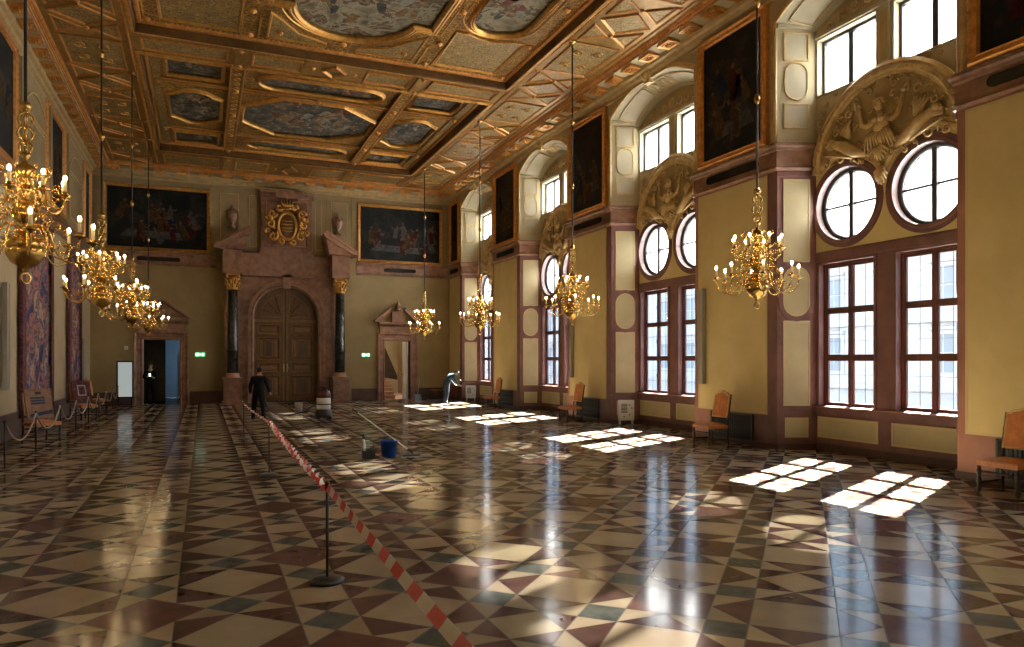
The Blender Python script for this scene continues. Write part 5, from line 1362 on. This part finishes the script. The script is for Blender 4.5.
# white bucket and vacuum cleaner
root = thing('white_bucket', 'small white bucket on the floor in front of the big double door', 'bucket', (2.82, 24.0, 0))
m = MB(); m.lathe([(.10, 0), (.125, .27), (.13, .27), (.13, .285), (.12, .285), (.10, .02), (0, .02)], 22, (2.82, 24.0, 0)); m.build('body', ['white'], root)
m = MB(); m.fbox(Fr((2.82, 24.0-.118, .15), (1, 0, 0), (0, 0, 1), (0, -1, 0)), -.03, .03, -.03, .03, 0, .006); m.build('sticker', ['grey'], root)
vx, vy = 3.10, 20.7
root = thing('vacuum_cleaner', 'drum vacuum cleaner with pale tank, dark red top and black wheeled base', 'vacuum cleaner', (vx, vy, 0))
m = MB()
m.lathe([(.24, .06), (.25, .10), (.22, .24), (.19, .28)], 24, (vx, vy, 0))
for k in range(4):
    a = pi/4+k*pi/2; m.lathe([(0, -.02), (.055, -.02), (.055, .02), (0, .02)], 12, (vx+.22*cos(a), .055, -vy-.22*sin(a)), F=Fr((0, 0, 0), (1, 0, 0), (0, 0, 1), (0, -1, 0)) ) if 0 else m.ball((vx+.22*cos(a), vy+.22*sin(a), .055), .055, 0, 10, 8, (1, .6, 1))
m.build('wheeled_base', ['black'], root)
m = MB(); m.lathe([(.19, .27), (.19, .40), (.195, .41), (.195, .60)], 28, (vx, vy, 0), m=0); m.lathe([(.196, .40), (.20, .405), (.20, .43), (.196, .435)], 28, (vx, vy, 0), m=1); m.build('tank', ['white', 'black'], root)
m = MB(); m.lathe([(.20, .60), (.205, .64), (.20, .68), (.17, .78), (.10, .83), (0, .84)], 28, (vx, vy, 0), m=0); m.box(vx-.03, vx+.03, vy-.15, vy+.1, .82, .87, 1)
m.tube([(vx-.12, vy-.06, .78), (vx-.14, vy-.06, .88), (vx+.12, vy-.06, .88), (vx+.13, vy-.06, .78)], .014, 6, 1); m.build('motor_head', ['redp', 'black'], root)
m = MB(); m.tube([(vx-.19, vy, .45), (vx-.5, vy+.1, .22), (vx-.9, vy+.2, .11), (vx-1.25, vy+.15, .16), (vx-1.48, vy+.05, .34), (vx-1.56, vy-.02, .60)], .022, 7); hs = m.build('hose', ['black'], root)
# broom and dustpan by the stair doorway
root = thing('dustpan_set', 'pale blue long-handled dustpan beside the right-hand doorway', 'dustpan', (8.0, 28.6, 0))
m = MB(); m.tube([(8.0, 28.6, .12), (8.15, 28.75, .82)], .012, 6); m.ball((8.15, 28.75, .83), .03, 0, 8, 6); m.build('handle', ['grey'], root)
m = MB(); m.plate(W, [(7.85, 28.42), (8.17, 28.42), (8.14, 28.66), (7.88, 28.66)], a0=0, a1=.02); m.box(7.88, 8.14, 28.6, 28.66, .02, .26); m.box(7.87, 7.89, 28.44, 28.66, .02, .16); m.box(8.13, 8.15, 28.44, 28.66, .02, .16); m.build('pan', ['coolwall'], root)
# info stand by the left doorway
root = thing('info_stand', 'upright glowing white information panel in a dark frame left of the left-hand doorway', 'stand', (-2.54, 29.0, 0))
F = Fr((-2.54, 29.0, 0), (1, 0, 0), (0, 0, 1), (0, -1, 0))
m = MB(); m.ring(F, rect(-.27, .27, .30, 1.62), [(0, -.04), (0, .03), (.05, .03), (.05, -.04)]); m.fbox(F, -.22, -.18, 0, .3, -.03, .01); m.fbox(F, .18, .22, 0, .3, -.03, .01); m.fbox(F, -.3, .3, 0, .025, -.15, .15); m.build('frame', ['iron'], root)
m = MB(); m.fbox(F, -.22, .22, .35, 1.57, -.02, .01); m.build('panel', ['glowpanel'], root)
m = MB(); m.fbox(FB, -2.62, -2.50, 2.02, 2.16, 0, .03); m.fbox(FB, -2.59, -2.53, 2.06, 2.12, .03, .036); tag(m.build('wall_switch', ['white'], None, org=(-2.56, YB, 2.09)), 'small white square box on the wall above the information stand', 'switch')
# low bench in the far right corner
root = thing('bench', 'low dark bench with reddish top against the back wall near the right corner', 'bench', (9.0, 29.2, 0))
m = MB(); m.box(8.72, 9.28, 29.02, 29.40, .36, .41); m.build('seat', ['marble'], root)
for x in (8.76, 9.22):
    for y in (29.06, 29.34): m = MB(); m.box(x, x+.04, y, y+.04, 0, .36); m.build('leg', ['chairwood'], root)
# pink cloth bundle on the far window sill
m = MB(); cy = 24.95
for k in range(7): m.ball((10.30-.01*k, cy+.09*k-.27+.02*sin(k*3), .88+.02*sin(k*2)), .075+.015*sin(k*1.3), 0, 10, 6, (.9, 1, .8))
tag(m.build('cloth_bundle', ['pink'], None, org=(10.3, cy, .815)), 'bright pink cloth bundle lying on the sill of the farthest window', 'cloth')

# ------------------------------------------------------------------ people
def person(name_label, loc, rz, joints, rad, cloth, hair, head, hlen=.02, scale=1.0):
    """joints: dict of name -> (x,y,z) metres, facing +y; one skinned body"""
    names = list(joints); k = scale/S
    bones = [('pelvis', 'waist'), ('waist', 'chest'), ('chest', 'neck'), ('neck', 'head0')]
    for s in 'LR':
        bones += [('chest', 'sh'+s), ('sh'+s, 'el'+s), ('el'+s, 'wr'+s), ('wr'+s, 'pa'+s), ('pelvis', 'hip'+s), ('hip'+s, 'kn'+s), ('kn'+s, 'an'+s), ('an'+s, 'toe'+s)]
    idx = {n: i for i, n in enumerate(names)}
    me = bpy.data.meshes.new('body_src'); me.from_pydata([Vector(joints[n])*k for n in names], [(idx[a], idx[b]) for a, b in bones], [])
    o = bpy.data.objects.new('tmp', me); C.objects.link(o)
    sk = o.modifiers.new('s', 'SKIN'); sk.use_smooth_shade = True
    sd = o.modifiers.new('d', 'SUBSURF'); sd.levels = 2; sd.render_levels = 2
    for i, n in enumerate(names):
        v = me.skin_vertices[0].data[i]; r = rad.get(n, rad.get(n[:-1], .05)); r = r if isinstance(r, tuple) else (r, r)
        v.radius = (r[0]*k, r[1]*k); v.use_root = (n == 'pelvis')
    dg = bpy.context.evaluated_depsgraph_get(); dg.update()
    nm = bpy.data.meshes.new_from_object(o.evaluated_get(dg)); nm.name = 'body'
    bpy.data.objects.remove(o); bpy.data.meshes.remove(me)
    root = thing('person', name_label, 'person', loc, world=False); root.rotation_euler = (0, 0, rz)
    nm.materials.clear()
    for mm in ('skin', cloth[0], cloth[1], 'black'): nm.materials.append(M[mm])
    J = {n: Vector(joints[n])*k for n in names}
    def seg(p, a, b):
        ab = J[b]-J[a]; t = max(0, min(1, (p-J[a]).dot(ab)/max(ab.length_squared, 1e-9))); return (p-J[a]-ab*t).length, t
    zone = {('pelvis', 'waist'): 2, ('waist', 'chest'): 1, ('chest', 'neck'): 1, ('neck', 'head0'): 0}
    for p in nm.polygons:
        c = p.center; best = (9, 0, None)
        for b in bones:
            d, t = seg(c, *b)
            if d < best[0]: best = (d, t, b)
        b, t = best[2], best[1]
        if b in zone: mi = zone[b]
        elif b[1][:2] in ('sh', 'el'): mi = 1
        elif b[1][:2] == 'wr': mi = 1 if t < .9 else 0
        elif b[1][:2] == 'pa': mi = 0
        elif b[1][:3] == 'toe': mi = 3
        else: mi = 2 if not (b[1][:2] == 'an' and t > .93) else 3
        if b == ('chest', 'neck') and t > .75: mi = 0
        p.material_index = mi; p.use_smooth = True
    bo = bpy.data.objects.new('body', nm); C.objects.link(bo); bo.parent = root
    # head with face
    hc = Vector(head)*k; m = MB(); r = .098*k
    fw = (Vector(joints['face'])*k-hc).normalized() if 'face' in joints else Vector((0, 1, 0))
    upv = (hc-J['neck']).normalized(); sd_ = fw.cross(upv).normalized(); fw = upv.cross(sd_).normalized()
    F = Fr(hc, sd_, upv, fw)
    m.ball((0, 0, 0), r, 0, 16, 12, (.78, 1.18, .95), F)
    m.ball((0, -.07*k, .03*k), .055*k, 0, 12, 8, (.9, .8, .9), F)
    m.tube([F(0, .01*k, .085*k), F(0, -.02*k, .108*k), F(0, -.03*k, .09*k)], [.008*k, .014*k, .006*k], 6)
    for s in (-1, 1):
        m.ball((s*.03*k, .01*k, .083*k), .011*k, 1, 8, 6, F=F); m.ball((s*.078*k, -.01*k, 0), .022*k, 0, 8, 6, (.4, 1.3, .8), F)
    m.tube([F(-.022*k, -.058*k, .084*k), F(0, -.060*k, .09*k), F(.022*k, -.058*k, .084*k)], .005*k, 5, 2)
    m.build('head', ['skin', 'black', 'marble_l'], bo)
    m = MB(); vs = []; fs = []
    m.ball((0, .022*k, -.014*k), r*1.06, 0, 16, 10, (.82, 1.12, .95), F)
    m.build('hair', [hair], bo)
    # hands
    for s in 'LR':
        w, pa, el = J['wr'+s], J['pa'+s], J['el'+s]
        d = (pa-w).normalized(); sx = d.cross(Vector((0, 0, 1)) if abs(d.z) < .9 else Vector((0, 1, 0))).normalized(); nn = sx.cross(d)
        h = MB()
        for q, ln in ((-1.5, .055), (-.5, .070), (.5, .075), (1.5, .068)):
            b0 = pa+sx*q*.019*k
            h.tube([b0-d*.02*k, b0+d*ln*.5*k+nn*.006*k, b0+d*ln*.85*k+nn*.022*k, b0+d*ln*.95*k+nn*.04*k], [.010*k, .0095*k, .0085*k, .006*k], 6)
        h.tube([w+sx*.03*k+d*.02*k, w+sx*.055*k+d*.045*k, w+sx*.058*k+d*.08*k+nn*.015*k], [.012*k, .011*k, .008*k], 6)
        h.build('fingers', ['skin'], bo)
    return root
RAD = dict(pelvis=(.15, .12), waist=(.145, .105), chest=(.165, .11), neck=(.055, .055), head0=.05, sh=.065, el=.045, wr=.028, pa=(.042, .02), hip=.095, kn=.06, an=.042, toe=(.042, .03))
# black-clad person, slightly stooped, seen from behind
J1 = dict(pelvis=(0, 0, .90), waist=(0, .03, 1.05), chest=(0, .10, 1.27), neck=(0, .17, 1.42), head0=(0, .21, 1.47), face=(0, .6, 1.40),
          shL=(-.19, .10, 1.33), elL=(-.26, .08, 1.06), wrL=(-.27, .20, .84), paL=(-.27, .25, .77), shR=(.19, .10, 1.33), elR=(.27, .10, 1.07), wrR=(.30, .24, .88), paR=(.31, .30, .82),
          hipL=(-.09, 0, .86), knL=(-.13, .03, .48), anL=(-.16, -.02, .08), toeL=(-.17, .15, .035), hipR=(.09, 0, .86), knR=(.13, .06, .48), anR=(.15, .04, .08), toeR=(.17, .20, .035))
person('person in black seen from behind, working in front of the left portal column', (1.38, 20.7, 0), radians(-12), J1, dict(RAD, sh=.085, el=.065, hip=.11, kn=.085, an=.06, chest=(.19, .13)), ('clothblack', 'clothblack'), 'hair', (0, .25, 1.545))
# person bending at the far window
J2 = dict(pelvis=(0, 0, .88), waist=(0, .06, 1.02), chest=(0, .28, 1.20), neck=(0, .42, 1.28), head0=(0, .47, 1.31), face=(0, .75, 1.0),
          shL=(-.18, .30, 1.24), elL=(-.22, .40, .98), wrL=(-.18, .56, .82), paL=(-.17, .62, .78), shR=(.18, .30, 1.24), elR=(.22, .40, .98), wrR=(.18, .56, .80), paR=(.17, .62, .76),
          hipL=(-.09, 0, .84), knL=(-.11, .05, .46), anL=(-.13, -.03, .08), toeL=(-.14, .14, .035), hipR=(.09, 0, .84), knR=(.10, .02, .46), anR=(.12, -.10, .08), toeR=(.13, .06, .035))
person('grey-haired person in a blue-green jacket and dark trousers bending forward beside the farthest window', (8.5, 26.35, 0), radians(-75), J2, dict(RAD, sh=.08, el=.06, hip=.11, kn=.08, an=.055, chest=(.185, .14), waist=(.17, .13)), ('clothblue', 'clothnavy'), 'hairg', (0, .55, 1.33))
# dark figure in the left doorway
J3 = dict(pelvis=(0, 0, .95), waist=(0, 0, 1.10), chest=(0, 0, 1.35), neck=(0, .01, 1.50), head0=(0, .03, 1.56), face=(0, .5, 1.55),
          shL=(-.19, 0, 1.42), elL=(-.25, 0, 1.15), wrL=(-.12, .22, 1.16), paL=(-.06, .27, 1.19), shR=(.19, 0, 1.42), elR=(.25, 0, 1.15), wrR=(.12, .22, 1.20), paR=(.06, .26, 1.24),
          hipL=(-.09, 0, .91), knL=(-.11, .02, .50), anL=(-.13, 0, .08), toeL=(-.15, .17, .035), hipR=(.09, 0, .91), knR=(.12, .02, .50), anR=(.14, 0, .08), toeR=(.17, .16, .035))
person('person in a dark suit standing in the left-hand doorway holding a lit phone', (-1.75, 29.2, 0), radians(185), J3, RAD, ('clothdark', 'clothdark'), 'hair', (0, .03, 1.66))
m = MB(); m.box(-1.79, -1.72, 28.95, 28.965, 1.06, 1.17); tag(m.build('phone', ['exitwhite'], None, org=(-1.755, 28.96, 1.06)), 'small lit phone held by the person in the left-hand doorway', 'phone')

# ------------------------------------------------------------------ outside
m = MB(); m.box(11.1, 70, -60, 120, -5.2, -5.0); struct('ground_courtyard', m, ['yard'])
def facade():
    X = 46.0; F = Fr((X, 0, 0), (0, 1, 0), (0, 0, 1), (-1, 0, 0))
    root = thing('courtyard_building', 'pale courtyard building seen overexposed through the tall windows', 'building', (X, 40, -5))
    m = MB(); m.box(X, X+8, -40, 120, -5, 13.0)
    for z in (-0.5, 4.2, 9.0, 12.8): m.fbox(F, -40, 120, z, z+.35, 0, .35)
    m.build('wall', ['facade'], root)
    first = None; n = 0
    for k, y in enumerate([6+4.6*i for i in range(22)]):
        for z in (.8, 5.4):
            if first is None:
                w = MB(); G = Fr((0, 0, 0), (0, 1, 0), (0, 0, 1), (-1, 0, 0))
                w.fbox(G, -.75, .75, 0, 2.6, 0, .03, 1); w.ring(G, rect(-.75, .75, 0, 2.6), [(0, 0), (0, .12), (-.25, .12), (-.25, 0)], m=0)
                w.fbox(G, -.04, .04, 0, 2.6, .03, .06, 0); w.fbox(G, -.75, .75, 1.3, 1.38, .03, .06, 0); w.fbox(G, -1.1, 1.1, 2.9, 3.1, 0, .3, 0)
                first = w.build('facade_window', ['facade', 'facade_d'], root); o = first
                first.data.transform(Matrix.Translation(root.location))   # undo parent offset
            else: o = first.copy(); C.objects.link(o)
            o.parent = root; o.location = Vector((X, y, z))-root.location
facade()
# outer wall thickness around the bays is part of wall_right; roof slab keeps daylight out
m = MB(); m.box(XL-.4, 10.62, YF-.3, YB+6.1, 9.3, 9.4); m.box(10.56, 10.62, YF-.3, YB+.5, 8.5, 9.3); struct('roof', m, ['cream_b'])

# ------------------------------------------------------------------ light
w = bpy.data.worlds.new('sky'); sc.world = w; w.use_nodes = True; nt = w.node_tree; nt.nodes.clear()
wo = nt.nodes.new('ShaderNodeOutputWorld'); bg = nt.nodes.new('ShaderNodeBackground'); bg.inputs[0].default_value = (0.60, 0.79, 1.0, 1); bg.inputs[1].default_value = 5.6
nt.links.new(bg.outputs[0], wo.inputs[0])
sun = bpy.data.lights.new('sun', 'SUN'); sun.energy = 230; sun.angle = radians(0.6); sun.color = (1.0, 0.95, 0.86)
so = bpy.data.objects.new('sun', sun); C.objects.link(so)
so.rotation_euler = Vector((-1.17, -.58, -1)).to_track_quat('-Z', 'Y').to_euler(); so.location = (40, 30, 30)
for c in BAYS:
    for z, h in ((2.1, 2.6), (4.4, 1.3), (6.99, 1.02)):
        l = bpy.data.lights.new('sky_portal', 'AREA'); l.shape = 'RECTANGLE'; l.size = h; l.size_y = 2.9; l.energy = 1; l.cycles.is_portal = True
        o = bpy.data.objects.new('sky_portal', l); C.objects.link(o); o.location = (XW+.32, c, z); o.rotation_euler = (0, radians(90), 0)
def area(name, loc, rot, sx, sy, e, col):
    l = bpy.data.lights.new(name, 'AREA'); l.shape = 'RECTANGLE'; l.size = sx; l.size_y = sy; l.energy = e*S*S; l.color = col
    o = bpy.data.objects.new(name, l); C.objects.link(o); o.location = loc; o.rotation_euler = rot; return o
area('anteroom_window_light', (LD[1]+1.5, YB+3.6, 1.7), (0, radians(90), 0), 1.6, 1.6, 45, (.55, .78, 1.0))
area('stairwell_window_light', (X1-.15, YB+2.2, 2.9), (0, radians(70), 0), 1.2, 1.5, 220, (1.0, .95, .85))

# ------------------------------------------------------------------ camera, scale, view
cam = bpy.data.cameras.new('camera'); co = bpy.data.objects.new('camera', cam); C.objects.link(co); sc.camera = co
fpx = 725.0; th = math.atan((512-203)/fpx)
cam.sensor_fit = 'HORIZONTAL'; cam.sensor_width = 36.0; cam.lens = fpx/1024*36.0
cam.shift_y = (360-323.5)/1024; cam.clip_end = 500; cam.clip_start = .05
co.location = (0, 0, 1.65); co.rotation_euler = (radians(90), 0, -th)
seen = set()
for o in list(bpy.data.objects):
    o.location = Vector(o.location)*S
    if o.type == 'MESH' and o.data.name not in seen:
        seen.add(o.data.name); o.data.transform(Matrix.Scale(S, 4)); 
    if o.type == 'LIGHT' and o.data.type == 'AREA': o.data.size *= S; o.data.size_y *= S
    if '_w' in o: del o['_w']
sc.view_settings.view_transform = 'Standard'; sc.view_settings.look = 'None'
sc.view_settings.gamma = 1.0; sc.view_settings.use_curve_mapping = False
sc.view_settings.exposure = -0.28
sc.cycles.use_denoising = True
sc.cycles.max_bounces = 10; sc.cycles.diffuse_bounces = 5; sc.cycles.transparent_max_bounces = 12
sc.cycles.sample_clamp_indirect = 8.0
